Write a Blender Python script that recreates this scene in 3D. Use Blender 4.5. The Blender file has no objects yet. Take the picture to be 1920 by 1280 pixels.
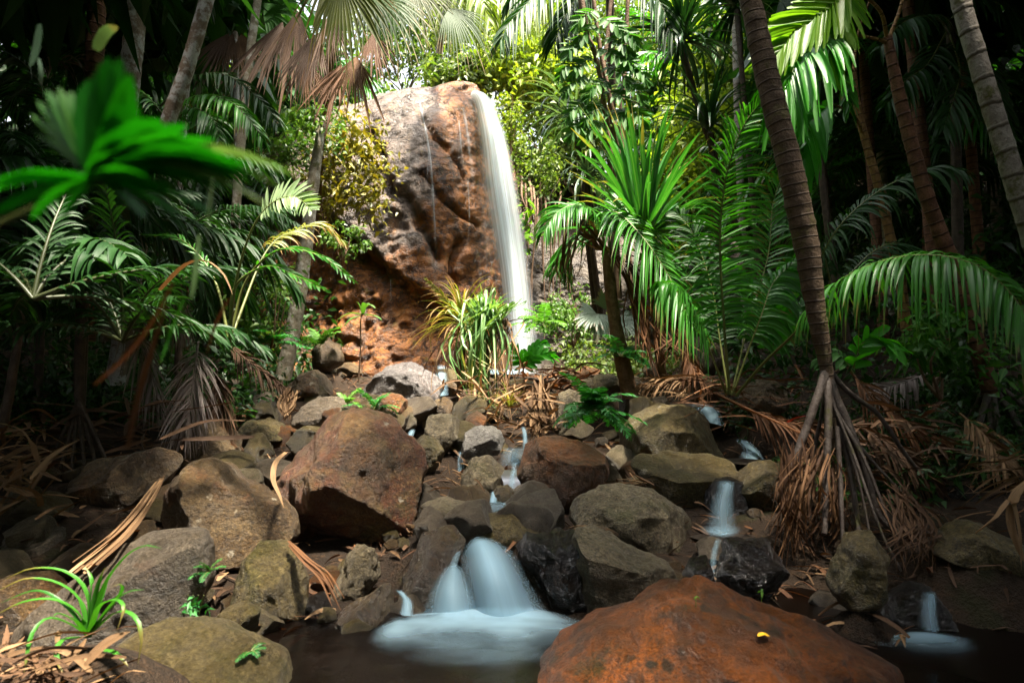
import bpy, bmesh, math, random
import numpy as np
from mathutils import Vector
random.seed(7); RNG = np.random.default_rng(7)
SC = bpy.context.scene
COL = SC.collection
R = math.radians
# ------------------------------------------------------------ camera
CAM_Z, PITCH, FPX = 1.3, R(3.0), 1067.0
cam_d = bpy.data.cameras.new("camera"); cam = bpy.data.objects.new("camera", cam_d); COL.objects.link(cam)
cam.location = (0, 0, CAM_Z); cam.rotation_euler = (R(90) + PITCH, 0, 0)
cam_d.lens = 20.0; cam_d.sensor_width = 36.0; cam_d.clip_start = 0.05; cam_d.clip_end = 500
cam_d.dof.use_dof = True; cam_d.dof.focus_distance = 5.5; cam_d.dof.aperture_fstop = 2.8
SC.camera = cam
# ------------------------------------------------------------ sky, sun, exposure
SUN_DIR = Vector((0.16, -0.20, 0.96)).normalized()
SUN_EL = math.asin(SUN_DIR.z); SUN_ROT = math.atan2(SUN_DIR.x, SUN_DIR.y)
W = bpy.data.worlds.new("World"); SC.world = W; W.use_nodes = True
wt = W.node_tree
bg = wt.nodes["Background"]
sky = wt.nodes.new("ShaderNodeTexSky"); sky.sky_type = 'NISHITA'; sky.sun_disc = False
sky.sun_elevation = SUN_EL; sky.sun_rotation = SUN_ROT; sky.dust_density = 5.0; sky.air_density = 1.0; sky.ozone_density = 1.0
hs = wt.nodes.new("ShaderNodeHueSaturation"); hs.inputs["Saturation"].default_value = .30   # overcast: a white sky
wt.links.new(sky.outputs[0], hs.inputs["Color"]); wt.links.new(hs.outputs[0], bg.inputs[0]); bg.inputs[1].default_value = 0.115
sl = bpy.data.lights.new("sun", 'SUN'); so = bpy.data.objects.new("sun", sl); COL.objects.link(so)
sl.energy = 4.6; sl.angle = R(5); sl.color = (1.0, 0.90, 0.74)
so.rotation_euler = SUN_DIR.to_track_quat('Z', 'Y').to_euler()
SC.view_settings.view_transform = 'Standard'; SC.view_settings.look = 'None'
SC.view_settings.exposure = 2.6; SC.view_settings.gamma = 1.0
SC.render.engine = 'CYCLES'
cy = SC.cycles
cy.use_denoising = True
cy.max_bounces = 7; cy.diffuse_bounces = 3; cy.glossy_bounces = 3; cy.transmission_bounces = 4; cy.transparent_max_bounces = 24
cy.sample_clamp_indirect = 6.0; cy.caustics_reflective = False; cy.caustics_refractive = False

# ------------------------------------------------------------ helpers
CP = np.array([0, 0, CAM_Z]); CF = np.array([0, math.cos(PITCH), math.sin(PITCH)]); CU = np.array([0, -math.sin(PITCH), math.cos(PITCH)])
def P(px, py, d):
    "a pixel of the photograph at a distance -> world point"
    return CP + d * (CF + np.array([1.0, 0, 0]) * ((px - 960) / FPX) + CU * ((640 - py) / FPX))
def PL(*t): return np.array([P(*q) for q in t])
def unit(v):
    v = np.asarray(v, float); n = np.linalg.norm(v, axis=-1, keepdims=True)
    return v / np.maximum(n, 1e-9)
def catmull(pts, n):
    pts = np.asarray(pts, float)
    if len(pts) == 2:
        t = np.linspace(0, 1, n)[:, None]; return pts[0] * (1 - t) + pts[1] * t
    q = np.vstack([2 * pts[0] - pts[1], pts, 2 * pts[-1] - pts[-2]])
    seg = np.linalg.norm(np.diff(pts, axis=0), axis=1); cum = np.concatenate([[0], np.cumsum(seg)])
    s = np.linspace(0, cum[-1], n); i = np.clip(np.searchsorted(cum, s, side='right') - 1, 0, len(seg) - 1)
    t = ((s - cum[i]) / np.maximum(seg[i], 1e-9))[:, None]
    a, b, c, d = q[i], q[i + 1], q[i + 2], q[i + 3]
    return 0.5 * (2 * b + (c - a) * t + (2 * a - 5 * b + 4 * c - d) * t ** 2 + (3 * b - a - 3 * c + d) * t ** 3)
def _h(ix, iy, iz, s):
    n = (ix.astype(np.int64) * 374761393 + iy.astype(np.int64) * 668265263 + iz.astype(np.int64) * 2147483647 + s * 974711) & 0xffffffff
    n = ((n ^ (n >> 13)) * 1274126177) & 0xffffffff
    return ((n ^ (n >> 16)) & 0xffff) / 32767.5 - 1
def vnoise(p, s=0):
    f = np.floor(p); u = p - f; u = u * u * u * (u * (u * 6 - 15) + 10); f = f.astype(np.int64); out = 0
    for dx in (0, 1):
        for dy in (0, 1):
            for dz in (0, 1):
                w = (u[:, 0] if dx else 1 - u[:, 0]) * (u[:, 1] if dy else 1 - u[:, 1]) * (u[:, 2] if dz else 1 - u[:, 2])
                out = out + w * _h(f[:, 0] + dx, f[:, 1] + dy, f[:, 2] + dz, s)
    return out
def fbm(p, oct=4, s=0):
    p = np.asarray(p, float); o = 0; a = 1
    for k in range(oct): o = o + a * vnoise(p * 2 ** k + 17.3 * k, s + k); a *= .5
    return o
def sstep(a, b, x):
    t = np.clip((np.asarray(x, float) - a) / (b - a), 0, 1); return t * t * (3 - 2 * t)

class MB:
    "collects vertices, quads and a per-vertex attribute (along, across, random, alpha)"
    def __init__(s): s.v = []; s.f = []; s.a = []; s.m = []; s.n = 0
    def add(s, V, F, A, mi=0):
        V = np.asarray(V, float).reshape(-1, 3); F = np.asarray(F, int).reshape(-1, np.asarray(F).shape[-1])
        s.v.append(V); s.f.append(F + s.n); s.a.append(np.asarray(A, float).reshape(-1, 4)); s.m.append((mi, len(F))); s.n += len(V)
    def build(s, name, mats, parent=None, loc=None, smooth=True):
        if not isinstance(mats, (list, tuple)): mats = [mats]
        V = np.vstack(s.v); A = np.vstack(s.a)
        off = np.array(WLOC.get(parent.name, (0, 0, 0))) if parent is not None else (np.array(loc) if loc is not None else np.zeros(3))
        V = V - off
        me = bpy.data.meshes.new(name)
        nf = sum(len(f) for f in s.f); tot = np.concatenate([np.full(len(f), f.shape[1]) for f in s.f]); li = np.concatenate([f.ravel() for f in s.f])
        me.vertices.add(len(V)); me.vertices.foreach_set("co", V.ravel().astype(np.float32))
        me.loops.add(len(li)); me.loops.foreach_set("vertex_index", li.astype(np.int32))
        me.polygons.add(nf); st = np.concatenate([[0], np.cumsum(tot)[:-1]])
        me.polygons.foreach_set("loop_start", st.astype(np.int32)); me.polygons.foreach_set("loop_total", tot.astype(np.int32))
        me.polygons.foreach_set("material_index", np.concatenate([np.full(c, m) for m, c in s.m]).astype(np.int32))
        if smooth: me.polygons.foreach_set("use_smooth", np.ones(nf, bool))
        at = me.attributes.new("col", 'FLOAT_COLOR', 'POINT'); at.data.foreach_set("color", A.ravel().astype(np.float32))
        me.update(calc_edges=True); me.validate()
        for m in mats: me.materials.append(m)
        o = bpy.data.objects.new(name, me); COL.objects.link(o)
        if parent is not None: o.parent = parent; WLOC[o.name] = tuple(off)
        else: o.location = tuple(off); WLOC[o.name] = tuple(off)
        return o
WLOC = {}
def tag(o, label=None, cat=None, group=None, kind=None):
    for k, v in (('label', label), ('category', cat), ('group', group), ('kind', kind)):
        if v: o[k] = v
    return o
def thing(name, label, cat, loc, group=None):
    o = bpy.data.objects.new(name, None); COL.objects.link(o); o.empty_display_size = .1
    o.location = tuple(loc); WLOC[o.name] = tuple(loc)
    return tag(o, label, cat, group)

def grid_faces(n, k):
    "quads of an n x k vertex grid"
    i = np.arange(n - 1)[:, None] * k + np.arange(k - 1)[None, :]
    i = i.ravel(); return np.stack([i, i + 1, i + k + 1, i + k], 1)
def multi_strip(mb, C, S, Nn, Wd, rnd, fold=.25, mi=0, wing=None):
    "m ribbons at once: C (m,K,3) centre lines, S side dirs, Nn fold dirs, Wd half widths (m,K)"
    m, K = Wd.shape
    s = S * Wd[..., None]; lift = Nn * (Wd * fold)[..., None]
    V = np.stack([C - s + lift, C, C + s + lift], 2)            # m,K,3,3
    g = grid_faces(K, 3); F = (g[None] + (np.arange(m) * K * 3)[:, None, None]).reshape(-1, 4)
    A = np.zeros((m, K, 3, 4)); A[..., 0] = np.linspace(0, 1, K)[None, :, None]; A[..., 1] = np.array([0, .5, 1])[None, None]
    A[..., 2] = np.asarray(rnd).reshape(-1, 1, 1); A[..., 3] = 1
    mb.add(V, F, A, mi)
def tube(mb, path, rad, nseg=8, mi=0, rnd=.5, rings=None, knob=0, seed=0, cap=True):
    "rings: spacing of leaf scars in metres"
    path = np.asarray(path, float); K = len(path); rad = np.broadcast_to(np.asarray(rad, float), (K,))
    T = unit(np.gradient(path, axis=0)); ref = np.array([0, 1.0, 0.13]); X = unit(np.cross(T, ref)); Y = np.cross(X, T)
    L = np.concatenate([[0], np.cumsum(np.linalg.norm(np.diff(path, axis=0), axis=1))])
    a = np.linspace(0, 2 * np.pi, nseg, endpoint=False)
    r = rad[:, None] * np.ones(nseg)[None]
    if rings:
        r = r * (1 + .07 * np.clip(1 - np.abs(((L / rings) % 1) - .5) * 6, 0, 1))[:, None]
    if knob:
        pts = path[:, None] + (X[:, None] * np.cos(a)[None, :, None] + Y[:, None] * np.sin(a)[None, :, None]) * rad[:, None, None]
        r = r * (1 + knob * fbm(pts.reshape(-1, 3) * 14, 3, seed).reshape(K, nseg))
    V = path[:, None] + (X[:, None] * np.cos(a)[None, :, None] + Y[:, None] * np.sin(a)[None, :, None]) * r[..., None]
    i = np.arange(K - 1)[:, None] * nseg + np.arange(nseg)[None]; j = np.arange(K - 1)[:, None] * nseg + (np.arange(nseg)[None] + 1) % nseg
    F = np.stack([i, j, j + nseg, i + nseg], -1).reshape(-1, 4)
    A = np.zeros((K, nseg, 4)); A[..., 0] = L[:, None]; A[..., 1] = np.abs(a / np.pi - 1)[None]; A[..., 2] = rnd; A[..., 3] = 1
    mb.add(V, F, A, mi)
    if cap:
        c = np.vstack([V[-1], path[-1] + T[-1] * rad[-1] * .5]); n = nseg
        Fc = np.array([[k, (k + 1) % n, n] for k in range(n)])
        Ac = np.zeros((n + 1, 4)); Ac[:, 0] = L[-1]; Ac[:, 2] = rnd; Ac[:, 3] = 1; mb.add(c, Fc, Ac, mi)

# ------------------------------------------------------------ materials
class G:
    def __init__(s, name):
        s.m = bpy.data.materials.new(name); s.m.use_nodes = True; s.t = s.m.node_tree; s.t.nodes.clear()
    def n(s, typ, ins=None, **pr):
        nd = s.t.nodes.new("ShaderNode" + typ)
        for k, v in pr.items(): setattr(nd, k, v)
        for k, v in (ins or {}).items():
            so = nd.inputs[k]
            if isinstance(v, bpy.types.NodeSocket): s.t.links.new(v, so)
            else: so.default_value = v
        return nd
    def mix(s, f, a, b, bt='MIX'):
        c = lambda x: (*x, 1) if isinstance(x, tuple) and len(x) == 3 else x
        return s.n("Mix", {0: f, 6: c(a), 7: c(b)}, data_type='RGBA', blend_type=bt).outputs[2]
    def mr(s, v, a, b, c=0.0, d=1.0):
        return s.n("MapRange", {0: v, 1: a, 2: b, 3: c, 4: d}, interpolation_type='SMOOTHSTEP').outputs[0]
    def math(s, op, a, b=0.0, clamp=False): return s.n("Math", {0: a, 1: b}, operation=op, use_clamp=clamp).outputs[0]
    def noise(s, vec, sc, det=4.0, rough=.55, dist=0.0): return s.n("TexNoise", {"Vector": vec, "Scale": sc, "Detail": det, "Roughness": rough, "Distortion": dist}).outputs[0]
    def attr(s):
        a = s.n("Attribute", attribute_name="col"); sp = s.n("SeparateColor", {0: a.outputs[0]})
        return sp.outputs[0], sp.outputs[1], sp.outputs[2], a.outputs[3]
    def obj(s): return s.n("TexCoord").outputs[3]
    def pos(s): return s.n("NewGeometry").outputs[0]
    def out(s, sh): s.t.links.new(sh, s.n("OutputMaterial").inputs[0]); return s.m
    def bsdf(s, col, rough=.6, spec=.5, normal=None, **kw):
        ins = {"Base Color": col if not (isinstance(col, tuple) and len(col) == 3) else (*col, 1), "Roughness": rough, "Specular IOR Level": spec}
        if normal is not None: ins["Normal"] = normal
        ins.update(kw); return s.n("BsdfPrincipled", ins).outputs[0]
    def bump(s, h, st=.3, dist=.02): return s.n("Bump", {"Height": h, "Strength": st, "Distance": dist}).outputs[0]

def mat_leaf(name, c1, c2, tip=None, tipat=.8, trans=.3, rough=.38, tcol=None, vein=None, spec=.5, patch=None):
    g = G(name); r, ac, b, al = g.attr(); pos = g.pos()
    nz = g.noise(pos, 9.0, 3)
    f = g.math('ADD', g.math('MULTIPLY', b, .7), g.math('MULTIPLY', nz, .45), True)
    col = g.mix(g.mr(f, .2, .9), c1, c2)
    if vein:
        mid = g.mr(g.math('ABSOLUTE', g.math('SUBTRACT', ac, .5)), 0.0, .16, 1.0, 0.0)
        col = g.mix(g.math('MULTIPLY', mid, .7), col, vein)
    if patch:
        col = g.mix(g.mr(g.noise(pos, 23.0, 4), .58, .68), col, patch)
    if tip:
        e = g.math('ADD', r, g.math('MULTIPLY', g.math('SUBTRACT', g.math('ADD', nz, b), 1.0), .5))
        col = g.mix(g.mr(e, tipat - .08, tipat + .1), col, tip)
    st = g.noise(g.n("CombineXYZ", {0: g.math('MULTIPLY', ac, 9.0), 1: g.math('MULTIPLY', r, 3.0), 2: g.math('MULTIPLY', b, 40.0)}).outputs[0], 3.0, 2)
    col = g.mix(g.mr(st, .3, .7, 0.0, .35), col, (c1[0] * .5, c1[1] * .5, c1[2] * .5))
    bs = g.bsdf(col, rough, spec, g.bump(st, .15, .01))
    if trans > 0:
        tc = g.mix(1.0, col, (*(tcol or (1.5, 1.7, .5)), 1), 'MULTIPLY')
        tr = g.n("BsdfTranslucent", {0: tc}).outputs[0]
        bs = g.n("MixShader", {0: trans, 1: bs, 2: tr}).outputs[0]
    return g.out(bs)

def mat_dry(name, c1, c2, c3, trans=.12):
    g = G(name); r, ac, b, al = g.attr(); pos = g.pos()
    st = g.noise(g.n("CombineXYZ", {0: g.math('MULTIPLY', ac, 14.0), 1: g.math('MULTIPLY', r, 2.0), 2: g.math('MULTIPLY', b, 60.0)}).outputs[0], 2.0, 3)
    col = g.mix(g.mr(g.math('ADD', g.math('MULTIPLY', b, .75), g.math('MULTIPLY', g.noise(pos, 6.0, 3), .4)), .35, 1.1), c1, c2)
    col = g.mix(g.mr(st, .52, .75), col, c3)
    bs = g.bsdf(col, .7, .3, g.bump(st, .4, .01))
    tr = g.n("BsdfTranslucent", {0: g.mix(1.0, col, (1.25, .9, .5, 1), 'MULTIPLY')}).outputs[0]
    return g.out(g.n("MixShader", {0: trans, 1: bs, 2: tr}).outputs[0])

def mat_rock(name, base, base2, rust=None, rust_at=.6, moss=None, moss_at=.62, lichen=.7, rough=.43, dark=(.02, .014, .009), spec=.5, scale=1.0, knob=.35, pits=None):
    g = G(name); o = g.obj()
    oi = g.n("ObjectInfo").outputs[5]
    p = g.n("VectorMath", {0: o, 1: g.n("CombineXYZ", {0: g.math('MULTIPLY', oi, 37.0), 1: g.math('MULTIPLY', oi, 91.0), 2: 0.0}).outputs[0]}, operation='ADD').outputs[0]
    big = g.noise(p, 2.2 * scale, 4, .6, .4); mid = g.noise(p, 9.0 * scale, 5, .65); fine = g.noise(p, 60.0 * scale, 5, .7)
    col = g.mix(g.mr(g.math('ADD', big, g.math('MULTIPLY', g.math('SUBTRACT', mid, .5), .7)), -.0 + .42, .57), base, base2)
    if rust: col = g.mix(g.mr(g.math('ADD', g.noise(p, 3.1 * scale, 5, .65, .8), g.math('MULTIPLY', g.math('SUBTRACT', mid, .5), .3)), rust_at - .1, rust_at + .08), col, rust)
    col = g.mix(g.mr(mid, .52, .72, 0.0, .6), col, dark)
    if moss: col = g.mix(g.mr(g.math('ADD', g.noise(p, 4.3 * scale, 4, .6), g.math('MULTIPLY', g.math('SUBTRACT', fine, .5), .35)), moss_at - .06, moss_at + .08, 0.0, .85), col, moss)
    col = g.mix(g.mr(fine, .40, .66, 0.0, .7), col, dark)
    gr = g.noise(p, 95.0 * scale, 4, .75); lt = g.noise(p, 34.0 * scale, 5, .75)
    col = g.mix(g.mr(lt, .53, .68, 0.0, .55), col, tuple(min(.6, c_ * 1.9 + .03) for c_ in base2))
    col = g.mix(g.mr(lt, .47, .34, 0.0, .75), col, dark)
    col = g.mix(g.mr(gr, .56, .7, 0.0, .5), col, tuple(min(.6, c_ * 1.6 + .04) for c_ in base2))
    if pits:
        pv = g.n("TexVoronoi", {"Vector": g.n("VectorMath", {0: p, 1: g.n("VectorMath", {0: g.n("TexNoise", {"Vector": p, "Scale": 9.0, "Detail": 4.0}).outputs[1], 3: .22}, operation='SCALE').outputs[0]}, operation='ADD').outputs[0], "Scale": pits}).outputs[0]
        pm = g.math('MULTIPLY', g.mr(pv, .22, .36, 1.0, 0.0), g.mr(g.noise(p, 2.6, 3), .46, .56)); col = g.mix(g.math('MULTIPLY', pm, .9), col, (.012, .012, .005))
    if lichen:
        vo = g.n("TexVoronoi", {"Vector": g.n("VectorMath", {0: p, 1: g.n("VectorMath", {0: g.n("TexNoise", {"Vector": p, "Scale": 14.0}).outputs[1], 3: .12}, operation='SCALE').outputs[0]}, operation='ADD').outputs[0], "Scale": 7.0 * scale})
        cell = g.n("SeparateColor", {0: vo.outputs[1]}).outputs[0]
        lm = g.math('MULTIPLY', g.mr(vo.outputs[0], .12, .22, 1.0, 0.0), g.mr(cell, lichen, lichen + .02))
        col = g.mix(g.math('MULTIPLY', lm, g.mr(fine, .35, .55)), col, (.38, .36, .30))
    col = g.mix(g.mr(g.noise(p, 1.3 * scale, 3, .6), .42, .60, 0.0, .55), col, tuple(c_ * .35 for c_ in base))
    col = g.mix(1.0, col, (.80, .74, .66, 1), 'MULTIPLY')
    h = g.math('ADD', g.math('ADD', g.math('MULTIPLY', mid, knob * 2), g.math('MULTIPLY', fine, .6)), g.math('MULTIPLY', lt, .9))
    rg = g.mr(mid, .3, .7, rough - .12, min(1, rough + .12))
    return g.out(g.bsdf(col, rg, spec, g.bump(h, .9, .04)))

def mat_bark(name, c1, c2, ring=None, ringc=(.02, .015, .01), lich=None, moss=None, rough=.8, lich_at=.5):
    g = G(name); r, ac, b, al = g.attr(); p = g.pos()
    n1 = g.noise(p, 12.0, 5, .65); n2 = g.noise(p, 55.0, 4, .6); n3 = g.noise(p, 3.5, 4, .6)
    col = g.mix(g.mr(n1, .35, .65), c1, c2)
    if lich: col = g.mix(g.mr(g.math('ADD', g.math('MULTIPLY', n1, .5), g.math('MULTIPLY', n3, .5)), lich_at - .05, lich_at + .05), col, lich)
    if moss: col = g.mix(g.mr(g.noise(p, 5.0, 5, .7), .55, .66), col, moss)
    h = g.math('ADD', g.math('MULTIPLY', n1, .6), g.math('MULTIPLY', n2, .6))
    if ring:
        q = g.math('FRACT', g.math('ADD', g.math('DIVIDE', r, ring), g.math('MULTIPLY', n3, .5)))
        rm = g.mr(g.math('ABSOLUTE', g.math('SUBTRACT', q, .5)), .02, .11, 1.0, 0.0)
        col = g.mix(g.math('MULTIPLY', rm, .8), col, ringc); h = g.math('SUBTRACT', h, g.math('MULTIPLY', rm, .6))
    col = g.mix(g.mr(n2, .5, .75, 0.0, .6), col, ringc)
    return g.out(g.bsdf(col, rough, .3, g.bump(h, .7, .02)))
# ------------------------------------------------------------ plant shapes
Z = np.array([0, 0, 1.0])
def frame_along(path, N):
    T = unit(np.gradient(path, axis=0)); N = np.broadcast_to(np.asarray(N, float), path.shape)
    Nn = N - (N * T).sum(1, keepdims=True) * T
    bad = np.linalg.norm(Nn, axis=1) < .12
    if bad.any(): Nn[bad] += .3 * (np.array([0, -1.0, .2]) - (np.array([0, -1.0, .2]) * T[bad]).sum(1, keepdims=True) * T[bad])
    Nn = unit(Nn); S = np.cross(T, Nn); return T, Nn, S
def frond(mb, pts, n=40, L=.5, W=.018, a0=62, a1=28, droop=.35, lift=.15, N=Z, r0=.012, start=.12, fold=.3, jit=.06, K=6, prof=None, mi=0, mr=1, rng=None, rnd=None, both=True, wp=None):
    "feather leaf along pts: n leaflets a side of length L and half width W"
    rng = rng or RNG
    path = catmull(pts, 40); T, Nn, S = frame_along(path, N)
    tt = np.linspace(0, 1, len(path))
    t = np.linspace(start, .995, n); t = np.concatenate([t, t + .5 * (1 - start) / n]); t = np.clip(t + rng.normal(0, .002, 2 * n), 0, 1)
    sg = np.concatenate([np.ones(n), -np.ones(n)])
    if not both: t, sg = t[:n], sg[:n]
    m = len(t); ip = lambda A: np.stack([np.interp(t, tt, A[:, k]) for k in range(3)], 1)
    B, Tl, Nl, Sl = ip(path), unit(ip(T)), unit(ip(Nn)), unit(ip(S))
    u = (t - start) / (1 - start)
    ang = np.radians(a0 + (a1 - a0) * u + rng.normal(0, 4, m))
    D = unit(Sl * (np.sin(ang) * sg)[:, None] + Tl * np.cos(ang)[:, None] + Nl * (lift + rng.normal(0, jit, m))[:, None])
    pl = np.interp(u, [0, .12, .45, .8, 1], prof or [.55, .85, 1, .75, .38]) * L * (1 + rng.normal(0, .06, m))
    s = np.linspace(0, 1, K)[None, :, None]
    dr = droop * (1 + rng.normal(0, .25, m))[:, None, None]
    C = B[:, None] + pl[:, None, None] * (D[:, None] * s * (1 - .25 * dr * s) - Z * dr * s ** 2)
    dC = unit(np.gradient(C, axis=1)); Wd = Tl[:, None] - (Tl[:, None] * dC).sum(-1, keepdims=True) * dC
    Wd = unit(Wd + .35 * rng.normal(0, 1, (m, 1, 1)) * Nl[:, None]); Nf = np.cross(dC, Wd) * sg[:, None, None]
    wprof = np.interp(np.linspace(0, 1, K), [0, .12, .4, .75, 1], wp or [.45, .8, 1, .75, .04])[None] * W * (1 + rng.normal(0, .1, m))[:, None]
    rv = rng.random(m) * .6 + (rng.random() * .4 if rnd is None else rnd)
    multi_strip(mb, C, Wd, Nf, wprof, rv, fold, mi)
    tube(mb, path, np.linspace(r0, r0 * .18, len(path)), 5, mr)
def straps(mb, paths_sides, W, rnd=None, fold=.35, mi=0, K=12, rng=None, wp=None, twist=0):
    "ribbons through control points: list of point arrays"
    rng = rng or RNG; m = len(paths_sides)
    C = np.stack([catmull(p, K) for p in paths_sides]); T = unit(np.gradient(C, axis=1))
    ref = unit(rng.normal(0, 1, (m, 1, 3)) * np.array([1, 1, .15])); up = np.broadcast_to(Z, C.shape)
    S = np.cross(T, up); bad = np.linalg.norm(S, axis=-1, keepdims=True) < .35; S = unit(np.where(bad, np.cross(T, ref), S))
    # keep sides from flipping along the ribbon
    for k in range(1, K):
        f = np.sign((S[:, k] * S[:, k - 1]).sum(-1, keepdims=True)); f[f == 0] = 1; S[:, k] *= f
    if twist: S = unit(S + np.cross(T, S) * rng.normal(0, twist, (m, 1, 1)))
    Nn = np.cross(S, T)
    Wv = np.broadcast_to(np.asarray(W, float), (m,))
    wprof = np.interp(np.linspace(0, 1, K), [0, .15, .55, .85, 1], wp or [.75, 1, .9, .55, .05])[None] * Wv[:, None]
    multi_strip(mb, C, S, Nn, wprof, rng.random(m) if rnd is None else rnd, fold, mi)
def arc(base, az, el, L, droop, n=7, sag=1.0):
    "points of a leaf that leaves base at azimuth az, elevation el (radians) and bends down by droop"
    s = np.linspace(0, 1, n); e = el - droop * s ** sag
    d = np.stack([np.cos(e) * math.cos(az), np.cos(e) * math.sin(az), np.sin(e)], 1) * (L / (n - 1))
    return np.asarray(base) + np.concatenate([[np.zeros(3)], np.cumsum(d[:-1], 0)])
def rosette(mb, base, n, L, W, el=(20, 85), droop=(.6, 1.8), az=(0, 360), rng=None, mi=0, r=.03, fold=.35, sag=1.6, K=12):
    rng = rng or RNG; ps = []
    for k in range(n):
        a = R(rng.uniform(*az)); e = R(rng.uniform(*el))
        b = np.asarray(base) + np.array([math.cos(a), math.sin(a), 0]) * r * rng.random() + Z * rng.uniform(-r, r)
        ps.append(arc(b, a, e, L * rng.uniform(.7, 1.1), rng.uniform(*droop), 7, sag))
    straps(mb, ps, W * rng.uniform(.75, 1.15, n), None, fold, mi, K, rng)
def fan(mb, c, axis, N, Rr, n=26, span=210, split=.55, droop=.35, cup=.15, rng=None, rnd=None, mi=0, K=9, ragged=.1, fold=.5):
    "fan leaf: pleated blade split into drooping tips"
    rng = rng or RNG; axis = unit(axis); N = unit(np.asarray(N, float) - np.dot(N, axis) * axis); S = np.cross(axis, N)
    th = np.radians(np.linspace(-span / 2, span / 2, n)); dth = th[1] - th[0]
    D = axis[None] * np.cos(th)[:, None] + S[None] * np.sin(th)[:, None] + N[None] * cup
    D = unit(D); Ln = Rr * (np.interp(np.abs(th), [0, R(span / 2)], [1, .72])) * (1 + rng.normal(0, ragged, n))
    s = np.linspace(0.02, 1, K)
    C = np.asarray(c)[None, None] + (D[:, None] * (Ln[:, None] * s[None])[..., None]) - Z * (Ln[:, None] * droop * (1 + rng.normal(0, .3, (n, 1))) * np.clip(s[None] - split * .6, 0, 1) ** 2 * 2.2)[..., None]
    Sd = -axis[None] * np.sin(th)[:, None] + S[None] * np.cos(th)[:, None]
    Sd = np.broadcast_to(Sd[:, None], C.shape); dC = unit(np.gradient(C, axis=1)); Nf = np.cross(Sd, dC)
    w = (Ln[:, None] * s[None]) * math.tan(dth / 2) * 1.06
    wmax = Ln * split * math.tan(dth / 2)
    tp = np.interp(s, [0, split, 1], [1, 1, .06]); w = np.minimum(w, wmax[:, None]) * tp[None]
    rv = (rng.random(n) * .3 + (rng.random() * .7 if rnd is None else rnd))
    multi_strip(mb, C, unit(Sd), Nf, w, rv, fold, mi)
def leafset(mb, pts, size, rng=None, up=.6, aspect=.45, mi=0, droop=.3, rnd=None):
    "one small folded leaf (6 vertices) at each point"
    rng = rng or RNG; pts = np.asarray(pts); m = len(pts)
    az = rng.uniform(0, 2 * np.pi, m); el = rng.normal(-.15, .45, m)
    D = np.stack([np.cos(el) * np.cos(az), np.cos(el) * np.sin(az), np.sin(el)], 1)
    Nn = unit(rng.normal(0, 1, (m, 3)) * (1 - up) + Z * up); S = unit(np.cross(D, Nn)); Nn = np.cross(S, D)
    L = (np.broadcast_to(size, (m,)) * rng.uniform(.6, 1.25, m))[:, None]
    w = L * aspect * .5
    p0 = pts; p1 = pts + D * L * .42 + S * w + Nn * w * .3; p2 = pts + D * L * .42 - S * w + Nn * w * .3; pm = pts + D * L * .45; p3 = pts + D * L - Z * L * droop
    V = np.stack([p0, p1, p3, pm, p2], 1)
    F = np.array([[0, 3, 2, 1], [0, 4, 2, 3]]); F = (F[None] + (np.arange(m) * 5)[:, None, None]).reshape(-1, 4)
    A = np.zeros((m, 5, 4)); A[:, :, 0] = [0, .5, 1, .5, .5]; A[:, :, 1] = [.5, 0, .5, .5, 1]; A[..., 2] = (rng.random(m) if rnd is None else np.broadcast_to(rnd, (m,)))[:, None]; A[..., 3] = 1
    mb.add(V, F, A, mi)
def clumps(center, rad, n, nl, rng, spread=.33):
    "n clumps of nl points inside an ellipsoid, denser at the rim"
    d = unit(rng.normal(0, 1, (n, 3))) * (rng.random((n, 1)) ** .45); c = np.asarray(center) + d * np.asarray(rad)
    p = c[:, None] + rng.normal(0, 1, (n, nl, 3)) * np.asarray(rad) * spread * .5 * rng.uniform(.5, 1.3, (n, 1, 1))
    return p.reshape(-1, 3)

# ------------------------------------------------------------ rocks
_ico = {}
def ico(k):
    if k not in _ico:
        bm = bmesh.new(); bmesh.ops.create_icosphere(bm, subdivisions=k, radius=1)
        _ico[k] = (np.array([v.co[:] for v in bm.verts]), np.array([[v.index for v in f.verts] for f in bm.faces])); bm.free()
    return _ico[k]
def poly_radius(poly, th):
    "distance from the origin to the outline of poly in each direction"
    a = poly; b = np.roll(poly, -1, 0); out = np.full(len(th), 0.0)
    dx, dy = np.cos(th), np.sin(th); e = b - a
    for i in range(len(a)):
        den = dx * e[i, 1] - dy * e[i, 0]; den = np.where(np.abs(den) < 1e-9, 1e-9, den)
        t = (a[i, 0] * e[i, 1] - a[i, 1] * e[i, 0]) / den; u = (a[i, 0] * dy - a[i, 1] * dx) / den
        ok = (t > 0) & (u >= -1e-6) & (u <= 1 + 1e-6); out = np.where(ok, np.maximum(out, t), out)
    return out
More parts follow.
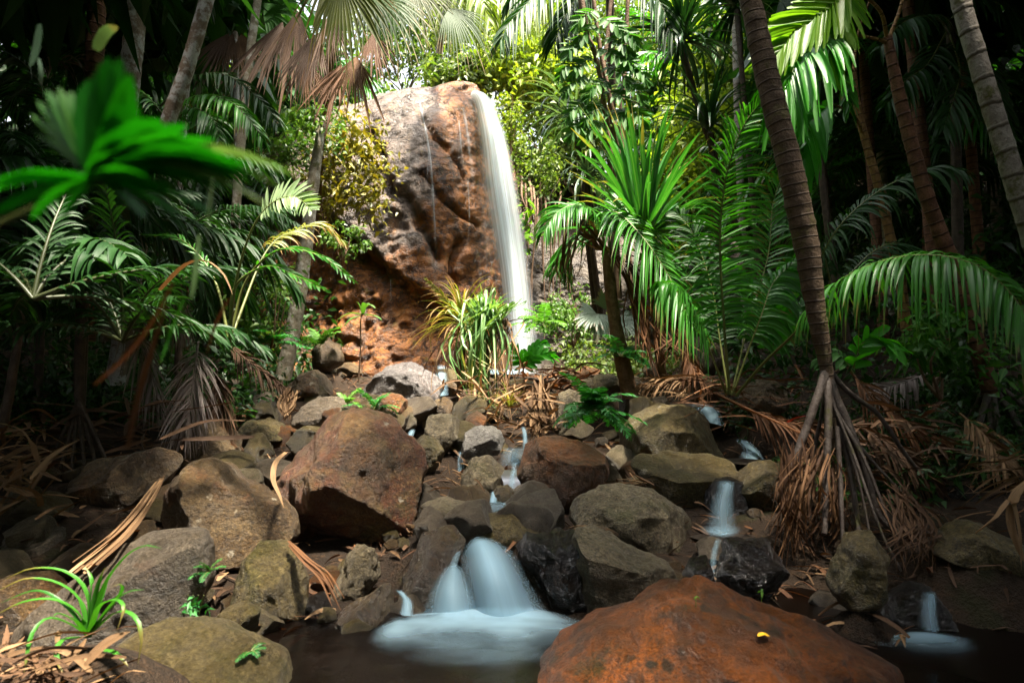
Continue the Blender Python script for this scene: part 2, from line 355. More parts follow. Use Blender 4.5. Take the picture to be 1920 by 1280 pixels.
def rock_mesh(mb, outline, d, thick=.8, seed=1, res=5, cuts=(), nfac=6, rough=.05, box=.66, hard=.97, tilt=0.0):
    rng = np.random.default_rng(seed)
    w = np.array([P(x, y, d) for x, y in outline]); c = w.mean(0); c = .5 * (c + .5 * (w.min(0) + w.max(0)))
    q = np.stack([w[:, 0] - c[0], (w - c) @ CU], 1)
    th = np.linspace(-np.pi, np.pi, 361); r = poly_radius(q, th); r = np.where(r <= 0, np.median(r), r)
    k = np.exp(-np.arange(-6, 7) ** 2 / 8.0); k /= k.sum(); r = np.convolve(np.concatenate([r[-7:-1], r, r[1:7]]), k, 'valid')
    hw = .5 * (q[:, 0].max() - q[:, 0].min()); hh = .5 * (q[:, 1].max() - q[:, 1].min()); Rm = math.sqrt(hw * hh)
    V, F = ico(res); th_v = np.arctan2(V[:, 2], V[:, 0]); rho = np.hypot(V[:, 0], V[:, 2])
    rr = np.interp(th_v, th, r) * rho ** box; dep = np.sign(V[:, 1]) * np.abs(V[:, 1]) ** box * thick * .5 * (hw + min(hh, hw))
    X = np.stack([rr * np.cos(th_v), dep, rr * np.sin(th_v)], 1)
    X[:, 1] += tilt * X[:, 2]
    planes = [(unit(np.array(n_)), h) for *n_, h in cuts]
    for _ in range(nfac + 4):
        nn = unit(np.array([rng.normal(0, .8), -abs(rng.normal(.5, .5)), rng.normal(.35, .6)])); planes.append((nn, rng.uniform(.66, .86)))
    for nn, h in planes:
        s = X @ nn; lim = h * s.max(); o = np.clip(s - lim, 0, None); X = X - nn[None] * (o * hard)[:, None]
    nr = unit(X); f = 1.0 / Rm
    off = rng.uniform(-50, 50, 3)
    X = X + nr * (Rm * (rough * 1.7 * fbm(X * f * 1.1 + off, 3, seed) + rough * .8 * fbm(X * f * 4.5 + off, 4, seed + 9) - rough * .55 * np.abs(fbm(X * f * 2.6 + off, 3, seed + 5))))[:, None]
    A = np.zeros((len(X), 4)); A[:, 2] = rng.random(); A[:, 3] = 1
    back_ = 1 + .28 * thick * .5 * (hw + min(hh, hw)) / d; c = CP + (c - CP) * back_; X = X * back_ ** .5
    Xw = c + X[:, 0:1] * np.array([1.0, 0, 0]) + X[:, 1:2] * CF + X[:, 2:3] * CU
    mb.add(Xw, F, A); return c
def rock(name, label, cat, outline, d, mat, group=None, **kw):
    mb = MB(); c = rock_mesh(mb, outline, d, **kw)
    return tag(mb.build(name, mat, None, c), label, cat, group)

# ------------------------------------------------------------ materials in use
M = {}
M['brown'] = mat_rock("brown_rock", (.10, .060, .022), (.18, .125, .055), rust=(.20, .075, .018), rust_at=.66, moss=(.07, .07, .015), moss_at=.64)
M['big'] = mat_rock("big_brown_rock", (.125, .060, .018), (.20, .125, .045), rust=(.15, .036, .007), rust_at=.51, moss=(.11, .085, .010), moss_at=.59, lichen=.8)
M['rust'] = mat_rock("rust_rock", (.215, .064, .006), (.070, .025, .004), rust=(.32, .092, .008), rust_at=.56, moss=(.035, .040, .008), moss_at=.63, lichen=0, scale=1.3, pits=8.0)
M['orange'] = mat_rock("orange_rock", (.19, .072, .014), (.12, .065, .022), rust=(.27, .092, .012), rust_at=.55, moss=(.14, .11, .02), moss_at=.64, lichen=0)
M['olive'] = mat_rock("olive_rock", (.105, .080, .024), (.175, .14, .055), rust=(.14, .075, .025), rust_at=.66, moss=(.09, .085, .02), moss_at=.55, lichen=.72)
M['grey'] = mat_rock("grey_rock", (.14, .118, .070), (.25, .215, .14), rust=(.17, .10, .05), rust_at=.68, moss=(.12, .12, .045), moss_at=.60, lichen=.85)
M['slab'] = mat_rock("grey_slab_rock", (.13, .105, .075), (.21, .18, .14), rust=(.15, .07, .03), rust_at=.70, moss=(.07, .07, .03), moss_at=.68, lichen=.85)
M['moss'] = mat_rock("mossy_rock", (.115, .090, .032), (.175, .142, .06), rust=(.13, .08, .03), rust_at=.70, moss=(.09, .085, .015), moss_at=.56, lichen=.85)
M['pale'] = mat_rock("pale_wet_rock", (.30, .30, .30), (.42, .42, .41), rust=(.26, .17, .08), rust_at=.70, lichen=0, rough=.42, spec=.6)
M['wet'] = mat_rock("wet_black_rock", (.012, .008, .006), (.020, .013, .009), rust=(.03, .012, .005), rust_at=.64, lichen=0, rough=.14, spec=.9, knob=3.0, scale=1.5, dark=(.006, .004, .003))
M['wetbrown'] = mat_rock("wet_brown_rock", (.07, .045, .028), (.11, .075, .035), rust=(.10, .075, .014), rust_at=.58, lichen=0, rough=.3, spec=.7)
M['wetgrey'] = mat_rock("wet_grey_rock", (.15, .14, .15), (.24, .23, .24), rust=(.14, .08, .05), rust_at=.66, lichen=0, rough=.35, spec=.6, scale=.6)

gC = dict(c1=(.012, .075, .010), c2=(.035, .16, .018))
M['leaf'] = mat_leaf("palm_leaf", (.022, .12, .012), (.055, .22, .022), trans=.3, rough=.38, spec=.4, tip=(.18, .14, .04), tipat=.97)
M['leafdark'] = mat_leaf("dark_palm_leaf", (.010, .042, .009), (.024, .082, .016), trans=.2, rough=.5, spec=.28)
M['leafyel'] = mat_leaf("yellow_green_leaf", (.08, .22, .012), (.16, .30, .02), trans=.42, rough=.42)
M['leafvivid'] = mat_leaf("vivid_leaf", (.03, .20, .012), (.06, .30, .02), trans=.4, rough=.4, tcol=(1.6, 1.9, .3))
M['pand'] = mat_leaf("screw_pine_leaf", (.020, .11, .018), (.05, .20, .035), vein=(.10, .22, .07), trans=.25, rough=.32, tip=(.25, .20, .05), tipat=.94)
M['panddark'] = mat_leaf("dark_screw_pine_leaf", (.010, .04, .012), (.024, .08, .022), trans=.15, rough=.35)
M['pandgrey'] = mat_leaf("grey_screw_pine_leaf", (.06, .12, .07), (.13, .20, .13), trans=.2, rough=.4, tip=(.2, .17, .1), tipat=.9)
M['clumpyel'] = mat_leaf("yellow_strap_leaf", (.17, .22, .025), (.34, .33, .05), trans=.3, rough=.45, tip=(.42, .26, .10), tipat=.62, tcol=(1.3, 1.3, .5))
M['clumpgreen'] = mat_leaf("striped_strap_leaf", (.06, .18, .04), (.20, .33, .12), vein=(.42, .50, .25), trans=.25, rough=.42, tip=(.40, .32, .14), tipat=.85)
M['fanleaf'] = mat_leaf("fan_palm_leaf", (.05, .075, .010), (.11, .12, .014), trans=.45, rough=.5, spec=.25, tip=(.26, .16, .06), tipat=.80, tcol=(1.5, 1.35, .3))
M['fangreen'] = mat_leaf("green_fan_palm_leaf", (.03, .08, .015), (.07, .115, .03), trans=.4, rough=.5, spec=.25, tip=(.33, .23, .12), tipat=.80)
M['fern'] = mat_leaf("fern_leaf", (.015, .12, .02), (.04, .22, .04), trans=.3, rough=.45)
M['fernyel'] = mat_leaf("light_fern_leaf", (.06, .20, .02), (.13, .28, .04), trans=.3, rough=.45)
M['shrubyel'] = mat_leaf("yellow_shrub_leaf", (.17, .19, .02), (.32, .27, .04), trans=.3, rough=.45, tcol=(1.3, 1.2, .3))
M['shrub'] = mat_leaf("shrub_leaf", (.05, .13, .02), (.13, .21, .05), trans=.3, rough=.42)
M['bush'] = mat_leaf("sunny_bush_leaf", (.12, .20, .02), (.30, .36, .05), trans=.4, rough=.5, tcol=(1.3, 1.4, .4))
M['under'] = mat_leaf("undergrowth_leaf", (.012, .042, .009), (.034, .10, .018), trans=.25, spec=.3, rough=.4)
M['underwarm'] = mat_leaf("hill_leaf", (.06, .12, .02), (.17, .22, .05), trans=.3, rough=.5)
M['climb'] = mat_leaf("climber_leaf", (.025, .11, .015), (.07, .20, .03), vein=(.10, .20, .05), trans=.35, rough=.55, spec=.25)
M['stripe'] = mat_leaf("striped_blade_leaf", (.03, .15, .012), (.06, .20, .018), vein=(.02, .08, .01), trans=.4, rough=.6, spec=.2)
M['greenblur'] = mat_leaf("foreground_leaf", (.016, .19, .011), (.028, .25, .015), trans=.45, rough=.55, spec=.2, tcol=(1.0, 1.8, .25))
M['paleleaf'] = mat_leaf("pale_leaf", (.22, .36, .16), (.36, .48, .26), trans=.3, rough=.45)
M['stem'] = mat_leaf("leaf_stem", (.10, .13, .03), (.16, .17, .04), trans=0, rough=.45)
M['stemdark'] = mat_leaf("dark_leaf_stem", (.03, .045, .015), (.06, .07, .02), trans=0, rough=.45)
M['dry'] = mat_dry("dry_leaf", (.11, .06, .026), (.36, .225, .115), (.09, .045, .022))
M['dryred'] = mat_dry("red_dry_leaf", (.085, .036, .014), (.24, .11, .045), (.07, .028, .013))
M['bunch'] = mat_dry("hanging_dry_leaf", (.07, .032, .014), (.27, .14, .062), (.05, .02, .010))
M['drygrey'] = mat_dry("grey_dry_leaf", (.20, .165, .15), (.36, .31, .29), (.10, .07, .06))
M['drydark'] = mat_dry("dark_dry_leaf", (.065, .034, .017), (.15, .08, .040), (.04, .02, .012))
M['yellow'] = mat_leaf("fallen_yellow_leaf", (.75, .42, .01), (.85, .50, .02), trans=.1, rough=.5)
M['red'] = mat_leaf("fallen_red_leaf", (.35, .02, .01), (.45, .03, .015), trans=.1, rough=.5)
M['bark'] = mat_bark("palm_bark", (.075, .048, .03), (.14, .095, .062), ring=.075, ringc=(.035, .022, .014), moss=(.10, .085, .03))
M['barkred'] = mat_bark("red_palm_bark", (.10, .045, .025), (.18, .085, .045), ring=.11, ringc=(.03, .014, .01))
M['barkorange'] = mat_bark("orange_palm_bark", (.16, .085, .03), (.25, .15, .05), ring=.10, ringc=(.05, .03, .015))
M['barkgrey'] = mat_bark("grey_palm_bark", (.22, .19, .16), (.33, .30, .26), ring=.16, ringc=(.07, .055, .035), moss=(.10, .10, .03))
M['barkpale'] = mat_bark("lichen_bark", (.16, .12, .09), (.25, .20, .16), lich=(.44, .45, .46), lich_at=.50, ringc=(.07, .045, .03))
M['barkrough'] = mat_bark("rough_bark", (.11, .06, .03), (.20, .12, .065), lich=(.30, .24, .15), lich_at=.66, ringc=(.03, .016, .01))
M['barkmoss'] = mat_bark("mossy_bark", (.20, .17, .12), (.33, .30, .24), lich=(.45, .43, .38), lich_at=.55, moss=(.12, .12, .03), ringc=(.06, .045, .03))
M['root'] = mat_bark("stilt_root_bark", (.05, .036, .03), (.10, .08, .068), ringc=(.02, .015, .012), moss=(.07, .065, .02), rough=.6)
M['rootdark'] = mat_bark("dark_root_bark", (.04, .028, .02), (.08, .055, .04), ringc=(.012, .01, .008), rough=.6)
M['vine'] = mat_bark("vine_bark", (.13, .075, .045), (.22, .14, .09), ringc=(.04, .02, .012))
# ------------------------------------------------------------ boulders and stones
B, S_ = "boulder", "stone"
TOPF = [(0, -.25, 1, .72), (0, -1, .05, .72)]
rocks = [
 ("boulder", "rust red boulder with a yellow leaf on top in the dark pool", B, [(985,1330),(1040,1270),(1110,1225),(1200,1178),(1280,1138),(1350,1136),(1420,1153),(1500,1180),(1580,1206),(1650,1228),(1690,1262),(1730,1300),(1760,1340),(1740,1440),(1300,1480),(1000,1440)], 2.15, 'rust', dict(thick=1.0, seed=3, res=6, rough=.065, nfac=0, box=.76)),
 ("boulder", "black wet knobbly boulder touching the white cascade", B, [(948,1045),(985,1008),(1040,1020),(1080,998),(1130,1000),(1150,1060),(1150,1130),(1120,1160),(1050,1160),(990,1110)], 3.15, 'wet', dict(thick=.9, seed=5, res=5, rough=.12, nfac=4)),
 ("boulder", "grey brown boulder with a pale lichen corner beside the black wet one", B, [(1060,1060),(1085,1005),(1130,992),(1165,1012),(1205,1035),(1250,1058),(1272,1085),(1266,1118),(1235,1148),(1190,1168),(1110,1170),(1070,1120)], 3.0, 'grey', dict(thick=.8, seed=8, res=6, cuts=[(.1,-.40,1,.58),(-.2,-1,.0,.66),(.7,-.75,.2,.74)], nfac=-2)),
 ("boulder", "wet brown slab sloping down on the near edge of the cascade", B, [(735,1120),(762,1040),(782,995),(815,983),(860,988),(880,1015),(858,1060),(850,1110),(845,1180),(780,1190),(745,1165)], 3.25, 'wetbrown', dict(thick=.8, seed=11, res=5, nfac=4)),
 ("boulder", "smooth leaf shaped boulder lying above the cascade lip", B, [(878,988),(900,970),(955,961),(1005,961),(1027,975),(1022,1000),(1000,1018),(955,1026),(915,1018),(888,1008)], 3.55, 'olive', dict(thick=.9, seed=13, res=5, nfac=2, rough=.03)),
 ("stone", "pale flat stone wedged behind the cascade lip", S_, [(775,972),(790,945),(830,935),(880,950),(912,966),(880,980),(830,990),(780,990)], 3.8, 'grey', dict(thick=1.0, seed=17, res=5, nfac=4)),
 ("boulder", "largest brown boulder with a vertical ridge and red stained face", B, [(470,905),(500,875),(530,858),(570,808),(620,772),(660,762),(720,775),(760,818),(788,850),(806,890),(785,940),(770,990),(748,1040),(700,1065),(630,1045),(560,1012),(530,955),(488,935)], 4.0, 'big', dict(thick=.95, seed=21, res=6, cuts=[(-.80,-.60,.10,.50),(.72,-.66,.28,.52),(.1,-.45,1,.78),(-.8,-.35,.75,.66),(.15,-1,-.5,.70)], nfac=-1, rough=.06)),
 ("boulder", "wide brown boulder with a rounded hump and a dry grey shoulder", B, [(290,940),(305,900),(350,872),(385,866),(410,880),(428,906),(470,930),(520,950),(550,985),(553,1010),(530,1035),(480,1055),(420,1070),(370,1050),(310,1015)], 3.5, 'brown', dict(thick=.85, seed=23, res=6, cuts=[(.5,-.7,.55,.76)], nfac=3)),
 ("boulder", "oblong brown boulder with an orange spot near the dry leaf heap", B, [(95,940),(120,900),(180,865),(240,845),(290,838),(326,855),(320,880),(300,905),(270,955),(240,985),(190,995),(130,985)], 4.0, 'brown', dict(thick=.8, seed=27, res=5, nfac=5)),
 ("boulder", "upright round olive boulder standing by the pool edge", B, [(425,1080),(440,1045),(480,1020),(525,1020),(550,1055),(570,1090),(575,1160),(545,1185),(480,1170),(440,1115)], 3.0, 'moss', dict(thick=.85, seed=29, res=5, nfac=3)),
 ("boulder", "square cut grey slab with a flat top behind the green blade plant", B, [(20,1185),(130,1100),(230,1010),(290,1000),(362,1005),(374,1035),(378,1100),(345,1190),(270,1215),(120,1225)], 2.65, 'slab', dict(thick=.9, seed=31, res=6, cuts=[(-.28,-.45,1,.46),(.55,-1,-.02,.52),(-.6,-.8,.2,.7)], nfac=-3, rough=.035)),
 ("boulder", "low mossy slab sliding into the pool under the dry straps", B, [(190,1225),(250,1188),(320,1184),(400,1210),(470,1238),(525,1268),(540,1340),(360,1400),(170,1360)], 2.2, 'moss', dict(thick=1.0, seed=33, res=6, cuts=[(.1,-.35,1,.50)], nfac=-2, rough=.035)),
 ("boulder", "flat grey slab shaded under the dry leaf heap", B, [(-40,1010),(40,995),(105,995),(114,1062),(60,1090),(-40,1090)], 3.3, 'slab', dict(thick=1.0, seed=35, res=5, cuts=TOPF, nfac=2)),
 ("stone", "small wedge stone below the upright olive boulder", S_, [(382,1185),(418,1145),(455,1135),(482,1150),(478,1185),(440,1215),(390,1210)], 2.65, 'olive', dict(thick=.9, seed=37, res=5, nfac=5)),
 ("stone", "cracked blocky stone against the foot of the largest boulder", S_, [(632,1055),(645,1020),(680,1017),(712,1045),(706,1085),(680,1120),(645,1130),(618,1115)], 3.25, 'grey', dict(thick=.9, seed=39, res=5, nfac=7, rough=.08)),
 ("stone", "dark wet wedge lying at the waterline before the brown slab", S_, [(585,1195),(640,1150),(720,1100),(750,1130),(757,1165),(720,1200),(620,1210)], 2.95, 'wetbrown', dict(thick=.9, seed=41, res=5, nfac=4)),
 ("boulder", "orange red boulder in the middle of the stream bed", B, [(968,890),(985,835),(1020,820),(1090,828),(1130,850),(1142,890),(1120,920),(1062,955),(1030,968),(990,965),(970,930)], 4.5, 'orange', dict(thick=.9, seed=43, res=6, cuts=[(.1,-.4,1,.72),(-.4,-1,0,.74)], nfac=3)),
 ("boulder", "round olive boulder with white lichen spots beside the fern", B, [(1160,865),(1165,810),(1190,780),(1240,757),(1290,757),(1330,780),(1360,815),(1378,855),(1360,885),(1250,900),(1170,890)], 5.3, 'olive', dict(thick=.95, seed=47, res=6, nfac=3, rough=.035)),
 ("boulder", "flat topped olive block in front of the white spotted boulder", B, [(1183,872),(1200,858),(1260,852),(1350,852),(1388,870),(1386,905),(1352,930),(1342,955),(1290,960),(1240,935),(1195,895)], 4.45, 'olive', dict(thick=.9, seed=49, res=5, cuts=[(0,-.35,1,.52),(.1,-1,-.35,.66),(-.7,-.8,-.1,.75)], nfac=-3)),
 ("boulder", "long grey boulder tilting toward the white cascade pool", B, [(1066,952),(1080,935),(1150,911),(1210,917),(1270,948),(1312,980),(1322,1012),(1300,1042),(1220,1040),(1150,1000),(1075,990)], 3.8, 'grey', dict(thick=.9, seed=53, res=6, cuts=[(-.1,-.4,1,.70),(.3,-1,.1,.76)], nfac=3)),
 ("boulder", "brown boulder beside the small fall near the stilt roots", B, [(1378,905),(1400,875),(1450,865),(1510,868),(1520,950),(1460,965),(1400,945)], 4.3, 'olive', dict(thick=.9, seed=55, res=5, nfac=4)),
 ("boulder", "dark wet rock behind the small fall by the stilt roots", B, [(1318,975),(1326,915),(1345,898),(1372,893),(1400,905),(1414,990),(1370,1005)], 4.3, 'wet', dict(thick=.6, seed=133, res=5, nfac=4)),
 ("boulder", "glossy wet stone with a yellow speck below the small fall", B, [(1342,1090),(1360,1020),(1400,1009),(1450,1013),(1478,1060),(1455,1110),(1400,1122),(1356,1112)], 3.1, 'wet', dict(thick=.9, seed=57, res=5, nfac=5, rough=.07)),
 ("boulder", "triangular mossy boulder under the hanging dead leaves", B, [(1562,1118),(1588,1030),(1605,983),(1640,998),(1684,1060),(1664,1092),(1622,1132),(1580,1140)], 2.85, 'moss', dict(thick=.9, seed=59, res=5, cuts=[(-.6,-.8,.1,.7),(.6,-.6,.4,.7)], nfac=1)),
 ("boulder", "mossy boulder overhanging the dark side pool", B, [(1758,1045),(1785,1000),(1840,977),(1892,985),(1925,1030),(1915,1085),(1850,1072),(1800,1060)], 3.15, 'moss', dict(thick=.9, seed=61, res=5, nfac=4)),
 ("boulder", "dark wet boulder in the side stream behind the dead leaves", B, [(1755,960),(1780,928),(1825,914),(1870,930),(1868,970),(1800,980)], 4.2, 'wet', dict(thick=.9, seed=63, res=5, nfac=4)),
 ("boulder", "dark flat boulder behind the oblong brown boulder", B, [(290,840),(340,800),(380,790),(440,810),(462,835),(432,870),(350,880)], 5.0, 'brown', dict(thick=.9, seed=65, res=5, nfac=4)),
 ("boulder", "olive boulder with two small ferns beside the grey dead frond", B, [(425,748),(440,715),(470,699),(505,718),(518,745),(500,770),(450,780)], 7.2, 'olive', dict(thick=.9, seed=67, res=5, cuts=[(.2,-.4,1,.7)], nfac=3)),
 ("boulder", "blue grey block beside the shoulder of the largest boulder", B, [(550,795),(560,755),(590,741),(640,745),(652,772),(620,800),(580,812)], 5.7, 'slab', dict(thick=.9, seed=69, res=5, cuts=[(0,-.4,1,.62)], nfac=4)),
 ("stone", "olive stone just before the pale dry leaf tuft", S_, [(440,815),(460,790),(500,783),(532,795),(535,825),(490,842),(450,840)], 5.6, 'olive', dict(thick=.9, seed=71, res=5, nfac=4)),
 ("stone", "rusty square stone under the grey dead frond", S_, [(420,775),(440,757),(475,758),(482,778),(470,795),(430,795)], 6.4, 'orange', dict(thick=.9, seed=73, res=4, nfac=5)),
 ("boulder", "rust topped boulder behind the crown of the largest boulder", B, [(688,770),(700,735),(735,728),(760,750),(764,795),(700,800)], 6.2, 'orange', dict(thick=.9, seed=75, res=5, nfac=4)),
 ("boulder", "grey green boulder lying right of the largest boulder", B, [(775,822),(800,785),(845,770),(871,790),(860,818),(832,852),(790,864)], 5.3, 'grey', dict(thick=.9, seed=77, res=5, nfac=4)),
 ("stone", "brown stone leaning on the shoulder of the largest boulder", S_, [(762,842),(790,814),(825,826),(838,862),(825,890),(785,890)], 4.8, 'olive', dict(thick=.9, seed=79, res=5, nfac=4)),
 ("stone", "pale wet stone with a tan edge and water beside it", S_, [(865,852),(870,810),(900,795),(938,788),(946,830),(932,852),(895,864)], 5.0, 'pale', dict(thick=.9, seed=81, res=5, cuts=[(-.2,-.7,.7,.7)], nfac=3)),
 ("stone", "rounded grey stone before the pale wet stone", S_, [(858,882),(880,860),(920,855),(952,880),(935,918),(900,930),(870,908)], 4.55, 'grey', dict(thick=.9, seed=83, res=5, nfac=4)),
 ("stone", "small wet dark red stone in the trickle", S_, [(918,932),(930,914),(952,910),(968,925),(966,946),(930,948)], 4.25, 'wetbrown', dict(thick=.9, seed=85, res=4, nfac=2)),
 ("stone", "orange brown stone under the hanging green straps", S_, [(866,800),(875,778),(895,770),(915,785),(918,808),(890,815)], 5.7, 'orange', dict(thick=.9, seed=87, res=4, nfac=4)),
 ("boulder", "upright lichen covered boulder leaning by the fern", B, [(1030,808),(1040,745),(1066,722),(1094,735),(1088,790),(1062,822)], 5.7, 'grey', dict(thick=.8, seed=89, res=5, nfac=4)),
 ("boulder", "wide wet grey boulder at the foot of the cliff", B, [(680,745),(695,702),(740,675),(790,688),(828,718),(824,758),(760,775),(705,768)], 8.6, 'wetgrey', dict(thick=.9, seed=91, res=5, nfac=4, rough=.08)),
 ("boulder", "slate grey angular boulder below the waterfall", B, [(1008,718),(1016,688),(1035,678),(1050,690),(1048,725),(1030,735)], 8.8, 'slab', dict(thick=.9, seed=93, res=4, nfac=6)),
 ("boulder", "smooth mossy boulder beside the rough palm trunk", B, [(1098,730),(1115,705),(1150,698),(1172,712),(1170,735),(1120,742)], 7.4, 'moss', dict(thick=.9, seed=95, res=4, nfac=3)),
 ("boulder", "dark round boulder at the shaded foot of the cliff", B, [(575,690),(582,640),(605,625),(635,640),(642,680),(615,700)], 11.0, 'brown', dict(thick=.9, seed=97, res=4, nfac=4)),
 ("boulder", "dark brown boulder shaded behind the upright palm frond", B, [(1275,700),(1285,640),(1330,628),(1360,650),(1358,700),(1310,712)], 8.0, 'brown', dict(thick=.9, seed=99, res=5, nfac=3)),
 ("stone", "mossy flat stone between the rough trunk and the white spotted boulder", S_, [(1180,735),(1195,720),(1240,720),(1262,735),(1240,748),(1195,748)], 6.9, 'moss', dict(thick=1.0, seed=101, res=4, nfac=3)),
 ("stone", "slate stone tucked behind the white spotted boulder", S_, [(1205,762),(1225,745),(1250,742),(1262,756),(1240,772),(1212,774)], 6.0, 'slab', dict(thick=.9, seed=103, res=4, nfac=5)),
 ("stone", "teal grey stone among rusty stones above the grey green boulder", S_, [(775,765),(785,750),(805,746),(818,760),(812,775),(785,778)], 6.6, 'slab', dict(thick=.9, seed=105, res=4, nfac=3)),
 ("stone", "brown stone at the foot of the dry hanging straps", S_, [(810,775),(815,750),(832,740),(848,755),(846,778),(825,784)], 6.5, 'brown', dict(thick=.9, seed=107, res=4, nfac=4)),
 ("stone", "rounded rust stone behind the hanging green straps", S_, [(856,765),(862,745),(880,738),(896,752),(894,772),(870,778)], 6.4, 'orange', dict(thick=.9, seed=109, res=4, nfac=3)),
 ("boulder", "dull brown boulder lying behind the blue grey block", B, [(520,742),(545,705),(590,695),(620,715),(622,742),(560,758)], 7.4, 'brown', dict(thick=.9, seed=111, res=5, nfac=4)),
 ("boulder", "mossy block beneath the stilt palm roots in the leaf litter", B, [(1285,745),(1300,715),(1340,705),(1365,720),(1362,755),(1310,762)], 6.4, 'moss', dict(thick=.9, seed=113, res=4, nfac=4)),
 ("boulder", "brown block half buried beside the dry palm stalks", B, [(1385,760),(1400,720),(1440,705),(1475,725),(1480,765),(1420,785)], 5.6, 'brown', dict(thick=.9, seed=115, res=5, nfac=4)),
 ("boulder", "long dark boulder under the roots of the shaded stilt palm", B, [(1715,850),(1745,815),(1800,803),(1850,815),(1870,850),(1790,870)], 4.8, 'brown', dict(thick=.9, seed=117, res=5, nfac=3)),
 ("stone", "dark wet stone where the near cascade meets the pool", S_, [(560,1150),(575,1120),(605,1112),(622,1135),(612,1165),(580,1170)], 3.05, 'wet', dict(thick=.9, seed=119, res=4, nfac=4)),
 ("stone", "brown angular stone behind the upright olive boulder", S_, [(540,1070),(552,1056),(572,1060),(578,1095),(565,1120),(545,1105)], 3.15, 'brown', dict(thick=.9, seed=121, res=4, nfac=5)),
 ("stone", "small white wet stone shining at the pool edge", S_, [(462,1222),(478,1208),(505,1208),(520,1222),(505,1234),(472,1234)], 2.5, 'pale', dict(thick=.9, seed=123, res=4, nfac=3)),
 ("boulder", "dark boulder closing the bank under the flat grey slab", B, [(-60,1130),(0,1085),(70,1080),(110,1110),(80,1180),(-40,1220)], 2.9, 'brown', dict(thick=.9, seed=125, res=5, nfac=4)),
 ("boulder", "dark wet boulder half sunk beside the hanging trickle", B, [(1275,1100),(1300,1050),(1335,1040),(1350,1090),(1330,1130),(1290,1130)], 3.1, 'wet', dict(thick=.9, seed=127, res=4, nfac=4)),
 ("boulder", "dark wet boulder beneath the triangular mossy one", B, [(1660,1180),(1680,1120),(1725,1098),(1770,1110),(1800,1150),(1780,1200),(1700,1210)], 2.95, 'wet', dict(thick=.8, seed=129, res=5, nfac=4)),
 ("boulder", "dark boulder filling the shaded bank beside the side pool", B, [(1790,1130),(1815,1075),(1880,1060),(1960,1075),(1990,1150),(1880,1185)], 3.3, 'wet', dict(thick=.8, seed=131, res=5, nfac=4)),
]
# ------------------------------------------------------------ ground
LIFT = []
def ground(x, y):
    x = np.asarray(x, float); y = np.asarray(y, float)
    z = np.interp(y, [-12, -1, 2.4, 2.9, 3.4, 4, 5, 6, 9, 12, 15, 17], [-.6, -.45, -.32, -.22, -.02, .1, .28, .45, .72, 1.0, 1.3, 1.45])
    xl = np.interp(y, [0, 2.6, 4, 5.5, 8, 12, 16], [-.85, -1.0, -1.7, -2.2, -3.0, -4.6, -6.5])
    xr = np.interp(y, [0, 2.6, 3.2, 5, 8, 12, 16], [3.2, 3.0, 1.6, 1.7, 2.0, 2.2, 3.5])
    bl = np.clip(xl - x, 0, None); br = np.clip(x - xr, 0, None)
    near = sstep(5.0, 2.5, y)
    z = z + near * .2 * sstep(0, .6, bl) + (.16 - .11 * near) * np.minimum(bl, 2.5) + .55 * np.clip(bl - 2.5, 0, 22)
    z = z + .14 * np.minimum(br, 2.6) + .48 * np.clip(br - 2.6, 0, 24)
    plate = 9.6 + .32 * np.clip(y - 20, 0, 40) + .10 * np.abs(x)
    s = sstep(16.5, 19.5, y + .02 * x * x * 0 + np.where(x > 1.0, -.35 * np.clip(x - 1, 0, 6), 0))
    low = np.where(x > 0, np.interp(x, [0, 1.5, 4, 8, 14], [9.4, 8.2, 7.4, 8.2, 10]), 9.6) + .32 * np.clip(y - 20, 0, 40)
    z = np.where(z < low, z * (1 - s) + low * s, z)
    if len(LIFT):
        for cx, cy, zb, rd in LIFT:
            w = np.exp(-(((x - cx) ** 2 + (y - cy) ** 2) / rd ** 2)); z = z + w * np.clip(zb - z, 0, None)
    return z + .05 * fbm(np.stack([x * 1.3, y * 1.3, x * 0], -1).reshape(-1, 3), 4, 3).reshape(x.shape) * sstep(-1.5, 5, np.abs(x) + y)
for _n, _l, _c, ol, d, _m, _k in rocks:
    w_ = np.array([P(a, b, d) for a, b in ol])
    LIFT.append((w_[:, 0].mean(), w_[:, 1].mean(), w_[:, 2].min() + .06, .62 * (w_[:, 0].max() - w_[:, 0].min())))
LIFT += [(-3.5, 4.1, .52, .75), (-1.5, 1.95, .33, .45), (-1.75, 1.75, .30, .4)]
gx = np.unique(np.concatenate([np.linspace(-60, -16, 23), np.linspace(-16, -6, 26), np.linspace(-6, 6, 121), np.linspace(6, 16, 26), np.linspace(16, 60, 23)]))
gy = np.unique(np.concatenate([np.linspace(-40, -4, 19), np.linspace(-4, 10, 121), np.linspace(10, 24, 57), np.linspace(24, 90, 34)]))
GX, GY = np.meshgrid(gx, gy); GZ = ground(GX, GY)
far = np.clip(np.maximum(np.abs(GX) - 18, -GY - 14), 0, None); GZ = np.minimum(GZ + .3 * np.clip(-GY - 14, 0, None), 26)  # floor raised behind the camera to block low light
mb = MB(); A = np.zeros((GX.size, 4)); A[:, 3] = 1
mb.add(np.stack([GX, GY, GZ], -1), grid_faces(len(gy), len(gx)), A)
g = G("forest_soil"); p = g.pos()
n1 = g.noise(p, 1.4, 5, .65); n2 = g.noise(p, 16.0, 5, .7); n3 = g.noise(p, 60.0, 3, .7)
c = g.mix(g.mr(n1, .35, .65), (.018, .012, .008), (.036, .023, .014)); c = g.mix(g.mr(n2, .5, .7), c, (.06, .034, .018)); c = g.mix(g.mr(n3, .55, .75), c, (.012, .009, .006))
c = g.mix(g.mr(g.noise(p, 2.3, 4), .58, .68, 0, .6), c, (.022, .026, .008))
